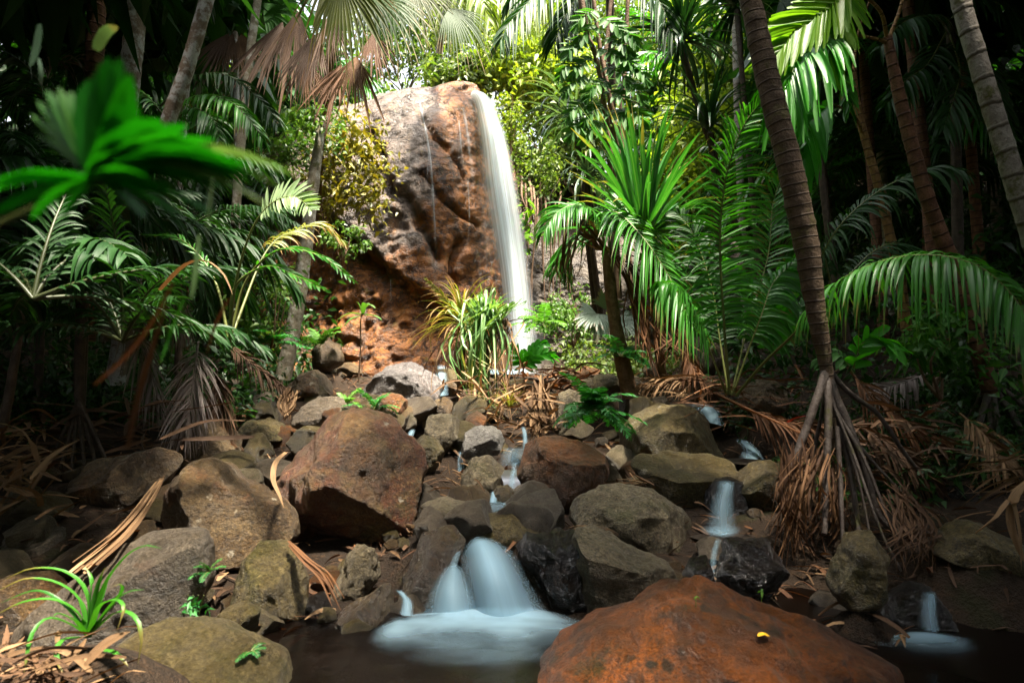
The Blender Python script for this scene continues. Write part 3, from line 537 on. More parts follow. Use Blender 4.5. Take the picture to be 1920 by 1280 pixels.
M['soil'] = g.out(g.bsdf(c, .9, .2, g.bump(g.math('ADD', n2, n3), .8, .05)))
tag(mb.build("ground", M['soil']), "dark brown forest floor rising on both banks of the stream", None, None, 'structure')

# ------------------------------------------------------------ cliff
plan = catmull([(-11, 20, 0), (-8.5, 17.6, 0), (-6.6, 15.8, 0), (-5.2, 14.9, 0), (-3.9, 14.25, 0), (-2.7, 14.05, 0), (-1.6, 14.3, 0), (-.85, 15.0, 0), (-.45, 16.1, 0), (.3, 16.9, 0), (1.5, 17.0, 0), (3.0, 16.3, 0), (5, 16.6, 0), (8, 18.5, 0)], 300)
Tn = unit(np.gradient(plan, axis=0)); On = np.stack([Tn[:, 1], -Tn[:, 0], 0 * Tn[:, 0]], 1)      # outward, to the camera
Hh = np.interp(plan[:, 0], [-11, -5, -2.5, -.8, -.4, .2, 1.6, 3, 8], [9.3, 9.3, 9.35, 9.45, 9.3, 7.7, 6.2, 5.6, 6.2])
vv = np.concatenate([np.linspace(-.03, 1, 230), np.linspace(1.02, 1.35, 18)])
U, V_ = np.meshgrid(np.arange(len(plan)), vv)
zz = np.where(V_ <= 1, V_, 1) * Hh[U]; top = np.clip(V_ - 1, 0, None)
dome = np.clip((V_ - .60) / .40, 0, 1.0)
back = 1.7 * dome ** 2.6 * np.interp(plan[:, 0][U], [-2.2, -1.0, 0, 1], [1, .55, .5, 1]) + top * 7
zz = zz + top * .8
zz = zz - .25 * Hh[U] * 0
BD = unit(On * .25 + np.array([0, -.75, 0]))
Q = plan[U] - BD[U] * back[..., None]; Q[..., 2] = zz
X, Yq = Q[..., 0].copy(), zz
sh = Q.shape[:2]
wob = .35 * fbm(np.stack([X * .9, Yq * .9, X * 0], -1).reshape(-1, 3), 3, 5).reshape(sh)
line = 4.55 - .80 * (X + 3.8) + wob * .8
rec = sstep(.12, -.40, Yq - line) * sstep(-.9, -1.6, X) * sstep(-8, -5.5, X)
low_bulge = .9 * np.clip(1 - np.clip(Yq, 0, None) / 3.0, 0, 1) ** 1.3 * sstep(-.9, -2.2, X)
disp = -.4 * rec + low_bulge
def seg_groove(pts, w, depth):
    pts = np.array(pts); out = np.zeros(sh); xx = X + .16 * fbm(np.stack([X * 2, Yq * 2, X * 0], -1).reshape(-1, 3), 3, 8).reshape(sh)
    for a, b in zip(pts[:-1], pts[1:]):
        ab = b - a; t = np.clip(((xx - a[0]) * ab[0] + (Yq - a[1]) * ab[1]) / (ab @ ab), 0, 1)
        d2 = (xx - a[0] - t * ab[0]) ** 2 + (Yq - a[1] - t * ab[1]) ** 2; out = np.maximum(out, np.exp(-d2 / w ** 2))
    return -depth * out
disp += seg_groove([(-3.9, 7.6), (-3.3, 6.4), (-2.75, 5.6), (-2.3, 4.9), (-1.9, 4.2)], .13, .42)
disp += seg_groove([(-3.6, 6.5), (-2.9, 5.5), (-2.65, 4.9)], .10, .30)
disp += seg_groove([(-1.25, 4.6), (-1.3, 3.6), (-1.5, 2.6)], .12, .35)
disp += seg_groove([(-2.3, 7.9), (-1.7, 7.0), (-1.2, 6.3)], .07, .18)
disp += seg_groove([(-2.2, 6.3), (-1.6, 5.6), (-1.0, 5.2)], .07, .2)
disp += seg_groove([(-4.9, 5.2), (-4.2, 4.4), (-3.6, 3.9)], .16, .3)
disp -= .12 * sstep(0, .25, (X + 3.9) * .86 + (Yq - 7.4) * .52) * sstep(1.6, .4, (X + 3.9) * .86 + (Yq - 7.4) * .52)
pq = np.stack([X, Q[..., 1], Yq], -1).reshape(-1, 3)
rot = np.stack([pq[:, 0] * .8 + pq[:, 2] * .6, pq[:, 1], (-pq[:, 0] * .6 + pq[:, 2] * .8) * 2.2], 1)
disp += (.16 * fbm(pq * .5, 3, 21) + .05 * fbm(rot * .8, 4, 22) - .06 * np.abs(fbm(rot * 1.3, 4, 24)) + .028 * fbm(pq * 7, 5, 23)).reshape(sh) * (1 - .5 * (V_ > 1))
disp += .12 * np.abs(fbm(pq * 2.2, 3, 27)).reshape(sh) * (Yq < 3.4)
Q = Q + On[U] * disp[..., None]
A = np.zeros((*sh, 4)); A[..., 3] = 1
A[..., 0] = np.clip(sstep(4.6, 3.4, Yq + wob + .25 * (X + 3)) + sstep(-2.9, -1.4, X) * .85 + rec * .6, 0, 1)      # rust
A[..., 1] = np.clip(rec * sstep(.0, .6, np.abs(Yq - line + .3)) + sstep(3.2, 1.2, Yq), 0, 1)
A[..., 2] = sstep(-.2, .6, X)                                                                                    # right recess, rock coloured darker as shade
mb = MB(); mb.add(Q, grid_faces(*sh), A)
g = G("cliff_rock"); r, ac, b, al = g.attr(); p = g.pos()
sv = g.n("Mapping", {0: p, 3: (1.0, 1.0, .28)}).outputs[0]
n0 = g.noise(p, .9, 5, .6, .5); n1 = g.noise(p, 3.2, 6, .68, .6); n2 = g.noise(p, 17.0, 6, .7); n3 = g.noise(sv, 2.6, 5, .6)
grey = g.mix(g.mr(n1, .35, .65), (.07, .046, .034), (.165, .115, .083)); grey = g.mix(g.mr(n3, .55, .72), grey, (.22, .105, .04))
rust = g.mix(g.mr(n1, .33, .66), (.105, .033, .005), (.31, .105, .011)); rust = g.mix(g.mr(n3, .56, .74), rust, (.27, .115, .02))
rf = g.mr(g.math('ADD', r, g.math('MULTIPLY', g.math('SUBTRACT', n0, .5), 2.0)), .30, .70)
c = g.mix(rf, grey, rust)
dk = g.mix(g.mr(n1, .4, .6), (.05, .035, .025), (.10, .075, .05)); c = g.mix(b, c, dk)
c = g.mix(g.mr(n2, .5, .75, 0, .7), c, (.035, .022, .014))
c = g.mix(g.mr(g.noise(p, 2.1, 5, .65), .60, .70, 0, .75), c, (.17, .13, .015))
vo = g.math("ABSOLUTE", g.math("SUBTRACT", g.noise(g.n("Mapping", {0: p, 2: (0, .55, 0), 3: (1.0, 1.0, 2.0)}).outputs[0], 1.1, 7, .6, .7), .5))
ck = g.mr(vo, .0, .022, 1.0, 0.0)
c = g.mix(g.mr(g.noise(sv, 1.5, 6, .68, .5), .52, .64, 0, .8), c, (.032, .017, .009))
c = g.mix(g.math('MULTIPLY', ck, .85), c, (.03, .018, .012))  # crack lines darkened in the colour like occlusion shade
h = g.math('SUBTRACT', g.math('ADD', g.math('MULTIPLY', n1, 1.2), g.math('MULTIPLY', n2, .5)), g.math('MULTIPLY', ck, .5))
M['cliff'] = g.out(g.bsdf(c, g.mr(n1, .3, .7, .28, .62), .55, g.bump(h, .9, .10)))
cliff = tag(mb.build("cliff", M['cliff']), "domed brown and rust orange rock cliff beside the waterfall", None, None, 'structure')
from mathutils.bvhtree import BVHTree
def bvh(o): return BVHTree.FromPolygons([v.co + o.location for v in o.data.vertices], [p_.vertices[:] for p_ in o.data.polygons])
BV_C = bvh(cliff)
def hit(tree, px, py, off=.04, dflt=14.5):
    d = Vector(P(px, py, 1.0) - CP); loc = tree.ray_cast(Vector(CP), d.normalized())[0]
    if loc is None: return P(px, py, dflt)
    return np.array(loc - d.normalized() * off)

# ------------------------------------------------------------ water
def mat_water_white(name, col, dens=1.0, streak=26.0, run=1.5, contrast=.8, emit=0, rough=.5):
    g = G(name); r, ac, b, al = g.attr()
    v = g.n("CombineXYZ", {0: g.math('MULTIPLY', ac, streak), 1: g.math('MULTIPLY', r, run), 2: b}).outputs[0]
    nz = g.noise(v, 1.0, 4, .6)
    a = g.math('MULTIPLY', al, g.mr(nz, .5 - .5 * contrast * .5, .5 + .5 * contrast * .4, 1 - contrast, dens), True)
    bs = g.bsdf(col, rough, .3)
    tr = g.n("BsdfTranslucent", {0: (*col, 1)}).outputs[0]
    s = g.n("MixShader", {0: .45, 1: bs, 2: tr}).outputs[0]
    return g.out(g.n("MixShader", {0: a, 1: g.n("BsdfTransparent").outputs[0], 2: s}).outputs[0])
M['fall'] = mat_water_white("falling_water", (.82, .92, .97), 1.1, 22.0, .7, .34)
M['veil'] = mat_water_white("thin_falling_water", (.84, .86, .88), 1.0, 26.0, .7, .9)
M['silk'] = mat_water_white("white_stream_water", (.42, .66, .82), .8, 4.0, .4, .26)  # blue of the sky light mixed into the base colour
M['foam'] = mat_water_white("white_foam", (.46, .70, .85), .95, 3.0, 3.0, .10)  # same sky blue put into the foam colour
def loft(mb, lines, n=40, k=24, alpha=lambda r, g: np.sin(np.pi * np.clip(g, 0, 1)) ** .7, bulge=0.0, rnd=0.0, world=False):
    "a smooth sheet through stream lines given as pixel + distance points"
    L = np.stack([catmull(l if world else PL(*l), n) for l in lines])
    Gd = np.stack([catmull(L[:, i], k) for i in range(n)])
    s = np.linspace(0, 1, k); Gd = Gd - CF * (bulge * np.sin(np.pi * s))[None, :, None]
    r, gg = np.meshgrid(np.linspace(0, 1, n), s, indexing='ij')
    A = np.stack([r, gg, np.full_like(r, rnd), np.clip(alpha(r, gg), 0, 1)], -1)
    mb.add(Gd, grid_faces(n, k), A)
def water(name, lab, mb, mat): return tag(mb.build(name, mat), lab, None, None, 'structure')
mb = MB()
Lf = [(866, 181, 16.6), (884, 190, 15.7), (893, 235, 15.2), (899, 290, 14.95), (904, 350, 14.8), (918, 430, 14.7), (933, 520, 14.6), (942, 610, 14.5), (946, 700, 14.4)]
Mf = [(886, 176, 16.6), (903, 184, 15.6), (921, 230, 15.05), (933, 290, 14.8), (942, 370, 14.6), (952, 450, 14.5), (962, 540, 14.4), (968, 620, 14.3), (972, 705, 14.2)]
Rf = [(902, 178, 16.6), (924, 188, 15.7), (945, 235, 15.2), (960, 290, 14.95), (976, 370, 14.75), (988, 450, 14.6), (999, 540, 14.5), (1008, 620, 14.4), (1020, 705, 14.3)]
body = lambda r, q: 1.0 * np.sin(np.pi * q ** .9) ** 1.35 * np.interp(r, [0, .04, .3, .7, 1], [.3, 1, 1.0, .95, .85])
loft(mb, [Lf, Mf, Rf], 70, 30, body, .25)
sh_ = lambda ln, dx, dd: [(x + dx, y, d + dd) for x, y, d in ln]
loft(mb, [sh_([(.75 * a + .25 * c, y, d) for (a, y, d), (c, _, _) in zip(Mf, Lf)], 0, .2), sh_(Mf, 4, .1), sh_([(.6 * a + .4 * c, y, d) for (a, y, d), (c, _, _) in zip(Mf, Rf)], 2, .2)], 70, 20, lambda r, q: .8 * np.sin(np.pi * q) ** 1.2, .2, 3.0)
water("waterfall", "tall white waterfall dropping off the right edge of the cliff", mb, M['fall'])
mb = MB()
loft(mb, [[(886, 300, 15.4), (889, 380, 15.35), (891, 470, 15.35), (893, 570, 15.3)], [(905, 300, 15.2), (912, 380, 15.1), (918, 470, 15.0), (922, 570, 15.0)], [(925, 300, 15.0), (938, 380, 14.9), (950, 470, 14.8), (955, 570, 14.8)]], 40, 20, lambda r, q: .30 * np.sin(np.pi * q) ** .6 * np.sin(np.pi * np.clip(r, 0, 1)) ** .4, 0, 5.0)
loft(mb, [[(935, 540, 14.2), (925, 620, 14.0), (905, 705, 13.9)], [(975, 530, 14.0), (975, 610, 13.8), (972, 705, 13.6)], [(1012, 540, 14.2), (1026, 620, 14.0), (1050, 705, 13.9)]], 30, 20, lambda r, q: .34 * np.sin(np.pi * q) ** 1.2 * np.clip(r, 0, 1) ** .8, .1, 31.0)
def trickle(pts, w, a0):
    pp = [hit(BV_C, x, y, .05) for x, y in catmull([(x, y, 0) for x, y in pts], 26)[:, :2]]
    pp = catmull(pp, 60); dx = np.array([w / FPX * 14.5, 0, 0])
    loft(mb, [pp - dx, pp - CF * .03, pp + dx], 60, 5, lambda r, q: a0 * np.sin(np.pi * q) * np.interp(r, [0, .1, .6, 1], [.5, 1, .8, .1]), 0, w, True)
trickle([(786, 190), (797, 240), (806, 290), (811, 350), (815, 420), (818, 480), (814, 540)], 3.6, .62)
trickle([(868, 200), (876, 250), (882, 300), (887, 340)], 5.0, .55); trickle([(860, 225), (864, 270), (868, 320)], 2.2, .6)
trickle([(800, 240), (803, 300), (800, 350)], 1.6, .5); trickle([(877, 340), (880, 400), (878, 460)], 2.0, .5)
trickle([(732, 520), (733, 545), (732, 570)], 1.3, .6)
water("cliff_trickle", "thin threads of water running down the cliff face", mb, M['veil'])
mb = MB()
def on_pool(px, py, z=.03):
    v = P(px, py, 1.0) - CP; return CP + v * ((z - CAM_Z) / v[2])
def foam(blobs, xr, yr, hgt, k=90):
    "one smooth sheet of foam: blobs are pixel, spread in metres across and along, strength"
    X_, Y_ = np.meshgrid(np.linspace(*xr, k), np.linspace(*yr, k)); a = np.zeros_like(X_); h = np.zeros_like(X_)
    for px, py, sx, sy, w in blobs:
        c = on_pool(px, py); e = np.exp(-((X_ - c[0]) / sx) ** 2 - ((Y_ - c[1]) / np.where(Y_ > c[1], sy * .95, sy)) ** 2); a += w * e; h = h + w * e
    nz = fbm(np.stack([X_ * 4, Y_ * 7, X_ * 0], -1).reshape(-1, 3), 3, 77).reshape(X_.shape)
    nz2 = fbm(np.stack([X_ * 2.5 + .6 * nz, Y_ * 11, X_ * 0 + 3], -1).reshape(-1, 3), 4, 78).reshape(X_.shape)
    a = a * (1 + .25 * nz); edge = np.minimum(1, 8 * np.minimum.reduce([X_ - xr[0], xr[1] - X_, Y_ - yr[0], yr[1] - Y_]) / (xr[1] - xr[0]))
    h = 1 - np.exp(-1.3 * h)
    A = np.stack([X_, Y_, np.full_like(X_, .3), np.clip(1 - np.exp(-1.0 * np.clip(a * edge * (1 + .5 * nz2) - .08, 0, None)), 0, 1)], -1)
    mb.add(np.stack([X_, Y_, .008 + hgt * np.clip(h, 0, 1.2) + .006 * nz * np.clip(h, 0, 1)], -1), grid_faces(k, k), A)
foam([(742,1182,.07,.10,.9),(790,1168,.12,.12,1.0),(850,1165,.14,.12,1.1),(905,1160,.14,.12,1.3),(960,1155,.13,.12,1.3),(1005,1158,.14,.10,.9),(1065,1174,.18,.08,.5),(1010,1190,.25,.14,.3),(880,1195,.30,.20,.3)], (-.95, .75), (2.3, 3.42), .05)
foam([(1735,1190,.13,.06,1.0),(1740,1200,.22,.10,.3)], (1.45, 2.5), (2.3, 2.95), .03)
water("stream_foam", "soft white foam spread on the dark pool below the cascades", mb, M['foam'])
mb = MB()
full = lambda r, q: np.sin(np.pi * q) ** 1.05 * np.interp(r, [0, .12, .5, 1], [.15, .9, 1, .9])
loft(mb, [[(868, 1026, 3.42), (862, 1052, 3.3), (866, 1095, 3.13), (874, 1168, 3.0)], [(893, 1002, 3.42), (908, 1026, 3.22), (928, 1080, 3.02), (935, 1172, 2.90)], [(925, 1008, 3.44), (965, 1036, 3.3), (995, 1090, 3.13), (1045, 1168, 3.0)]], 40, 30, full, .04)
loft(mb, [[(838, 1058, 3.2), (808, 1100, 3.1), (784, 1168, 3.0)], [(853, 1050, 3.2), (846, 1105, 3.04), (850, 1170, 2.93)], [(868, 1064, 3.2), (890, 1115, 3.08), (912, 1168, 2.96)]], 36, 24, lambda r, q: .85 * full(r, q), .03, 2.0)
loft(mb, [[(822, 984, 3.62), (838, 1006, 3.5), (846, 1030, 3.36), (844, 1062, 3.18)], [(846, 984, 3.62), (858, 1004, 3.5), (858, 1030, 3.34), (850, 1064, 3.16)], [(872, 986, 3.62), (868, 1004, 3.5), (868, 1024, 3.38), (858, 1062, 3.18)]], 30, 16, lambda r, q: .38 * full(r, q), .01, 4.0)
loft(mb, [[(738, 1104, 3.0), (752, 1122, 2.96), (748, 1150, 2.9)], [(748, 1104, 3.0), (764, 1124, 2.95), (762, 1152, 2.88)], [(756, 1106, 3.0), (774, 1128, 2.95), (776, 1154, 2.88)]], 20, 10, full, .01, 6.0)
# the small falls higher up the bed
loft(mb, [[(976, 800, 5.3), (979, 815, 5.25), (979, 842, 5.2)], [(981, 799, 5.3), (984, 815, 5.25), (985, 844, 5.18)], [(986, 801, 5.3), (989, 815, 5.25), (991, 842, 5.2)]], 16, 8, full, .01, 7.0)
loft(mb, [[(940, 838, 5.2), (938, 852, 4.95), (932, 874, 4.7)], [(966, 838, 5.2), (962, 852, 4.95), (956, 876, 4.7)], [(992, 838, 5.2), (988, 852, 4.95), (984, 872, 4.7)]], 14, 12, lambda r, q: .30 * np.sin(np.pi * q) * np.sin(np.pi * np.clip(r, .02, .98)) ** .7, 0, 8.0)
loft(mb, [[(960, 866, 4.7), (957, 885, 4.6), (950, 915, 4.45)], [(965, 866, 4.7), (963, 885, 4.58), (958, 915, 4.42)], [(970, 866, 4.7), (969, 885, 4.58), (966, 915, 4.42)]], 14, 8, lambda r, q: .45 * full(r, q), 0, 9.0)
loft(mb, [[(915, 935, 4.25), (900, 945, 4.1), (880, 958, 3.95)], [(945, 938, 4.25), (940, 948, 4.1), (925, 962, 3.9)], [(972, 938, 4.25), (972, 948, 4.1), (972, 964, 3.9)]], 14, 12, lambda r, q: .4 * full(r, q), 0, 10.0)
loft(mb, [[(920, 922, 4.3), (918, 930, 4.25), (912, 942, 4.2)], [(926, 920, 4.3), (926, 930, 4.24), (924, 942, 4.18)], [(933, 924, 4.3), (934, 932, 4.25), (934, 942, 4.2)]], 10, 8, full, 0, 11.0)
loft(mb, [[(858, 846, 5.05), (857, 862, 5.0), (856, 882, 4.95)], [(864, 845, 5.02), (864, 862, 4.98), (864, 884, 4.92)], [(871, 847, 5.05), (872, 862, 5.0), (873, 882, 4.95)]], 14, 8, lambda r, q: .6 * full(r, q), 0, 12.0)
# right arm
loft(mb, [[(1288, 757, 5.9), (1300, 766, 5.8), (1322, 790, 5.7)], [(1312, 757, 5.9), (1330, 768, 5.75), (1344, 795, 5.65)], [(1335, 758, 5.9), (1350, 770, 5.78), (1360, 800, 5.65)]], 16, 12, lambda r, q: .8 * full(r, q), .01, 13.0)
loft(mb, [[(1375, 822, 5.2), (1390, 840, 5.1), (1385, 858, 5.0)], [(1392, 824, 5.2), (1408, 842, 5.08), (1410, 860, 4.95)], [(1408, 826, 5.2), (1424, 844, 5.1), (1434, 862, 5.0)]], 14, 10, lambda r, q: .7 * full(r, q), 0, 14.0)
loft(mb, [[(1336, 896, 4.45), (1342, 914, 4.12), (1330, 945, 4.0), (1318, 996, 3.9)], [(1358, 894, 4.45), (1360, 910, 4.1), (1353, 945, 3.96), (1348, 1000, 3.84)], [(1382, 898, 4.45), (1378, 914, 4.12), (1378, 945, 4.0), (1386, 998, 3.88)]], 30, 16, lambda r, q: .55 * np.sin(np.pi * q) ** 1.3 * np.interp(r, [0, .2, .45, 1], [.0, .45, 1, .8]), .02, 15.0)
loft(mb, [[(1310, 985, 3.95), (1312, 996, 3.85), (1330, 1006, 3.75)], [(1350, 985, 3.95), (1350, 998, 3.82), (1355, 1008, 3.72)], [(1396, 985, 3.95), (1392, 996, 3.85), (1380, 1006, 3.75)]], 12, 14, lambda r, q: .55 * np.sin(np.pi * q) ** 1.5 * np.sin(np.pi * np.clip(r, .0, 1)), 0, 16.0)
loft(mb, [[(1340, 1010, 3.6), (1332, 1040, 3.4), (1327, 1090, 3.2)], [(1346, 1008, 3.6), (1338, 1040, 3.38), (1335, 1092, 3.18)], [(1354, 1010, 3.6), (1345, 1042, 3.4), (1343, 1090, 3.2)]], 20, 8, lambda r, q: .35 * full(r, q), 0, 17.0)
loft(mb, [[(1728, 1108, 2.85), (1724, 1140, 2.72), (1722, 1180, 2.64)], [(1745, 1106, 2.85), (1742, 1140, 2.7), (1744, 1182, 2.6)], [(1758, 1110, 2.85), (1758, 1142, 2.72), (1764, 1180, 2.64)]], 20, 12, lambda r, q: .55 * full(r, q), .01, 18.0)
loft(mb, [[(1752, 925, 4.6), (1748, 945, 4.3), (1745, 962, 4.0)], [(1775, 925, 4.6), (1772, 944, 4.3), (1795, 966, 3.95)], [(1795, 928, 4.6), (1800, 946, 4.3), (1850, 972, 3.9)]], 14, 12, lambda r, q: .45 * full(r, q), 0, 19.0)
loft(mb, [[(905, 690, 12.5), (910, 705, 11.8), (920, 720, 11.2)], [(950, 692, 12.5), (955, 706, 11.8), (950, 722, 11.2)], [(1000, 690, 12.5), (990, 702, 11.8), (980, 715, 11.2)]], 12, 14, lambda r, q: .8 * full(r, q), 0, 20.0)
loft(mb, [[(818, 685, 9.6), (815, 710, 9.2), (812, 740, 8.8)], [(828, 684, 9.6), (826, 710, 9.15), (826, 742, 8.75)], [(840, 686, 9.6), (840, 712, 9.2), (842, 740, 8.8)]], 14, 10, lambda r, q: .55 * full(r, q), 0, 21.0)
loft(mb, [[(768, 806, 5.7), (758, 822, 5.6), (752, 838, 5.5)], [(774, 804, 5.7), (766, 822, 5.58), (762, 838, 5.48)], [(780, 806, 5.7), (774, 822, 5.6), (770, 838, 5.5)]], 10, 8, lambda r, q: .6 * full(r, q), 0, 22.0)
water("stream_water", "silky white water stepping down between the boulders", mb, M['silk'])
# the dark pools
g = G("dark_pool_water"); p = g.pos()
nz = g.noise(g.n("Mapping", {0: p, 3: (1.2, 2.2, 1)}).outputs[0], 3.0, 3, .5)
gl = g.n("BsdfGlossy", {"Color": (.6, .6, .6, 1), "Roughness": .12, "Normal": g.bump(nz, .12, .05)}).outputs[0]
fr = g.n("Fresnel", {0: 1.33}).outputs[0]
body_ = g.n("MixShader", {0: .6, 1: g.n("BsdfTransparent", {0: (.40, .20, .09, 1)}).outputs[0], 2: g.bsdf((.004, .0024, .0015), .3, .2)}).outputs[0]
M['pool'] = g.out(g.n("MixShader", {0: fr, 1: body_, 2: gl}).outputs[0])
mb = MB(); xs, ys = np.linspace(-2.2, 3.6, 30), np.linspace(-6, 3.5, 40); XX, YY = np.meshgrid(xs, ys)
A = np.zeros((XX.size, 4)); A[:, 3] = 1; mb.add(np.stack([XX, YY, 0 * XX], -1), grid_faces(40, 30), A)
water("pool_water", "still dark brown pool in front of the boulders", mb, M['pool'])
mb = MB()
for px, py, d, rx, ry in ((850, 986, 3.75, .16, .2), (945, 935, 4.35, .2, .16), (1350, 1000, 3.95, .25, .18), (1400, 862, 5.1, .22, .2), (1310, 757, 6.1, .3, .3), (950, 700, 12.2, .8, 1.4), (830, 690, 9.7, .3, .4), (1790, 950, 4.3, .35, .5)):
    c = P(px, py, d); n, k = 6, 24; rho = np.linspace(0, 1, n)[:, None]; an = np.linspace(0, 2 * np.pi, k)[None]
    x = c[0] + rx * rho * np.cos(an) * (1 + .15 * np.sin(3 * an)); y = c[1] + ry * rho * np.sin(an) * (1 + .12 * np.sin(2 * an + 1)); z = c[2] - .012 + 0 * x
    A = np.zeros((n * k, 4)); A[:, 3] = 1; mb.add(np.stack([x, y, z], -1), grid_faces(n, k), A)
line = catmull(PL((956,876,4.68),(955,890,4.55),(960,905,4.46),(945,940,4.2),(905,952,4.0),(862,975,3.75),(850,988,3.6)), 60)
wd = np.interp(np.linspace(0, 1, 60), [0, .3, .6, 1], [.06, .07, .09, .12])
Vs = np.stack([line - np.array([1.0, 0, 0]) * wd[:, None], line, line + np.array([1.0, 0, 0]) * wd[:, None]], 1) - Z * .02; A = np.zeros((60 * 3, 4)); A[:, 3] = 1; mb.add(Vs, grid_faces(60, 3), A)
g = G("shallow_stream_water"); gl = g.n("BsdfGlossy", {"Color": (.8, .9, 1, 1), "Roughness": .25, "Normal": g.bump(g.noise(g.pos(), 6.0, 3), .2, .05)}).outputs[0]
M['shallow'] = g.out(g.n("MixShader", {0: .10, 1: g.bsdf((.030, .022, .016), .4, .2), 2: gl}).outputs[0])
water("upper_pool_water", "small dark pools held between the stream boulders", mb, M['shallow'])
ROCKS = {}
for name, lab, cat, ol, d, mk, kw in rocks:
    ROCKS[lab] = rock(name, lab, cat, ol, d, M[mk], **kw)
# small loose stones filling the bed
mb_protos = []
for k in range(7):
    m_ = MB(); rr = np.random.default_rng(200 + k); V, F = ico(4)
    X = V * np.array([1, rr.uniform(.7, .95), rr.uniform(.5, .75)])
    for _ in range(11):
        nn = unit(rr.normal(0, 1, 3)); s = X @ nn; X = X - nn[None] * (np.clip(s - rr.uniform(.55, .8) * s.max(), 0, None) * .97)[:, None]
    X = X + unit(X) * (.06 * fbm(X * 1.5 + k * 9, 3, k) + .03 * fbm(X * 5 + k, 3, k + 3))[:, None]
    A = np.zeros((len(X), 4)); A[:, 3] = 1; m_.add(X, F, A); mb_protos.append(m_)
rr = np.random.default_rng(77); kinds = ['brown', 'olive', 'grey', 'orange', 'moss', 'brown', 'slab']
protos = {}
n_st = 0
spots = []
while n_st < 118:
    y = rr.uniform(3.6, 13.5); x = rr.uniform(-.36, .26) * y + rr.normal(0, .1)
    s = (.07 + .19 * rr.random() ** 1.5) * (1 + .06 * y)
    spots.append((x, y, s)); n_st += 1
for _ in range(44):
    x = rr.uniform(-2.3, -.55) if rr.random() < .55 else rr.uniform(.7, 2.5); y = rr.uniform(2.7, 4.6); spots.append((x, y, rr.uniform(.06, .17)))
for _ in range(26):
    spots.append((rr.uniform(-3.5, -1.5), rr.uniform(3.0, 4.7), rr.uniform(.09, .2)))
for _ in range(84):
    y = rr.uniform(4.6, 9.5); x = -rr.uniform(.18, .50) * y; spots.append((x, y, rr.uniform(.10, .24) * (1 + .04 * y)))
for _ in range(24):
    y = rr.uniform(4.6, 8); x = rr.uniform(.15, .42) * y; spots.append((x, y, rr.uniform(.06, .15)))
for x, y, s in spots:
    k = rr.integers(7); mk = kinds[rr.integers(7)]; key = (k, mk)
    if key not in protos: o = protos[key] = mb_protos[k].build("loose_stone", M[mk])
    else: o = protos[key].copy(); COL.objects.link(o)
    o.location = (x, y, float(ground(x, y)) + s * .30); o.scale = (s, s, s); o.rotation_euler = (rr.normal(0, .25), rr.normal(0, .25), rr.uniform(0, 6.3))
    tag(o, {'brown': "loose brown stone lying in the rubble of the stream bed", 'olive': "loose olive stone lying in the rubble of the stream bed", 'grey': "loose grey stone lying in the rubble of the stream bed", 'orange': "loose rusty stone lying in the rubble of the stream bed", 'moss': "loose mossy stone lying in the rubble of the stream bed", 'slab': "loose slate grey stone lying in the rubble of the stream bed"}[mk], "stone", "loose %s stones in the stream bed" % mk)
# ------------------------------------------------------------ trees and plants
def part(mb, name, mats, parent): return mb.build(name, mats, parent)
LEAF2 = lambda a, b='stemdark': [M[a], M[b]]
def frond_part(parent, pts, mats, name="frond", **kw):
    mb = MB(); frond(mb, pts if isinstance(pts, np.ndarray) else PL(*pts), **kw); return part(mb, name, mats, parent)
def trunk_part(parent, pts, rad, mat, n=40, seg=12, name="trunk", **kw):
    mb = MB(); path = catmull(PL(*pts) if not isinstance(pts, np.ndarray) else pts, n)
    tube(mb, path, np.interp(np.linspace(0, 1, n), np.linspace(0, 1, len(np.atleast_1d(rad))), np.atleast_1d(rad)), seg, **kw); return part(mb, name, mat, parent)
def pleat(parent, pts, mats, n=14, L=.3, W=None, name="leaf_blade", **kw):
    "undivided palm leaf: fused pleats with a toothed edge"
    path = PL(*pts) if not isinstance(pts, np.ndarray) else pts
    ln = np.linalg.norm(np.diff(catmull(path, 20), axis=0), axis=1).sum()
    k = dict(a0=58, a1=20, droop=.2, lift=.12, fold=.35, jit=.02, start=.05, prof=[.7, .95, 1, .9, .8], wp=[1, 1, 1, .9, .12], r0=.008); k.update(kw)
    mb = MB(); frond(mb, path, n=n, L=L, W=W or ln / n * .62, **k); return part(mb, name, mats, parent)
def strap_part(parent, lines, W, mat, name="leaf", **kw):
    mb = MB(); straps(mb, [PL(*l) if not isinstance(l, np.ndarray) else l for l in lines], W, **kw); return part(mb, name, mat, parent)
r5 = np.random.default_rng(55)

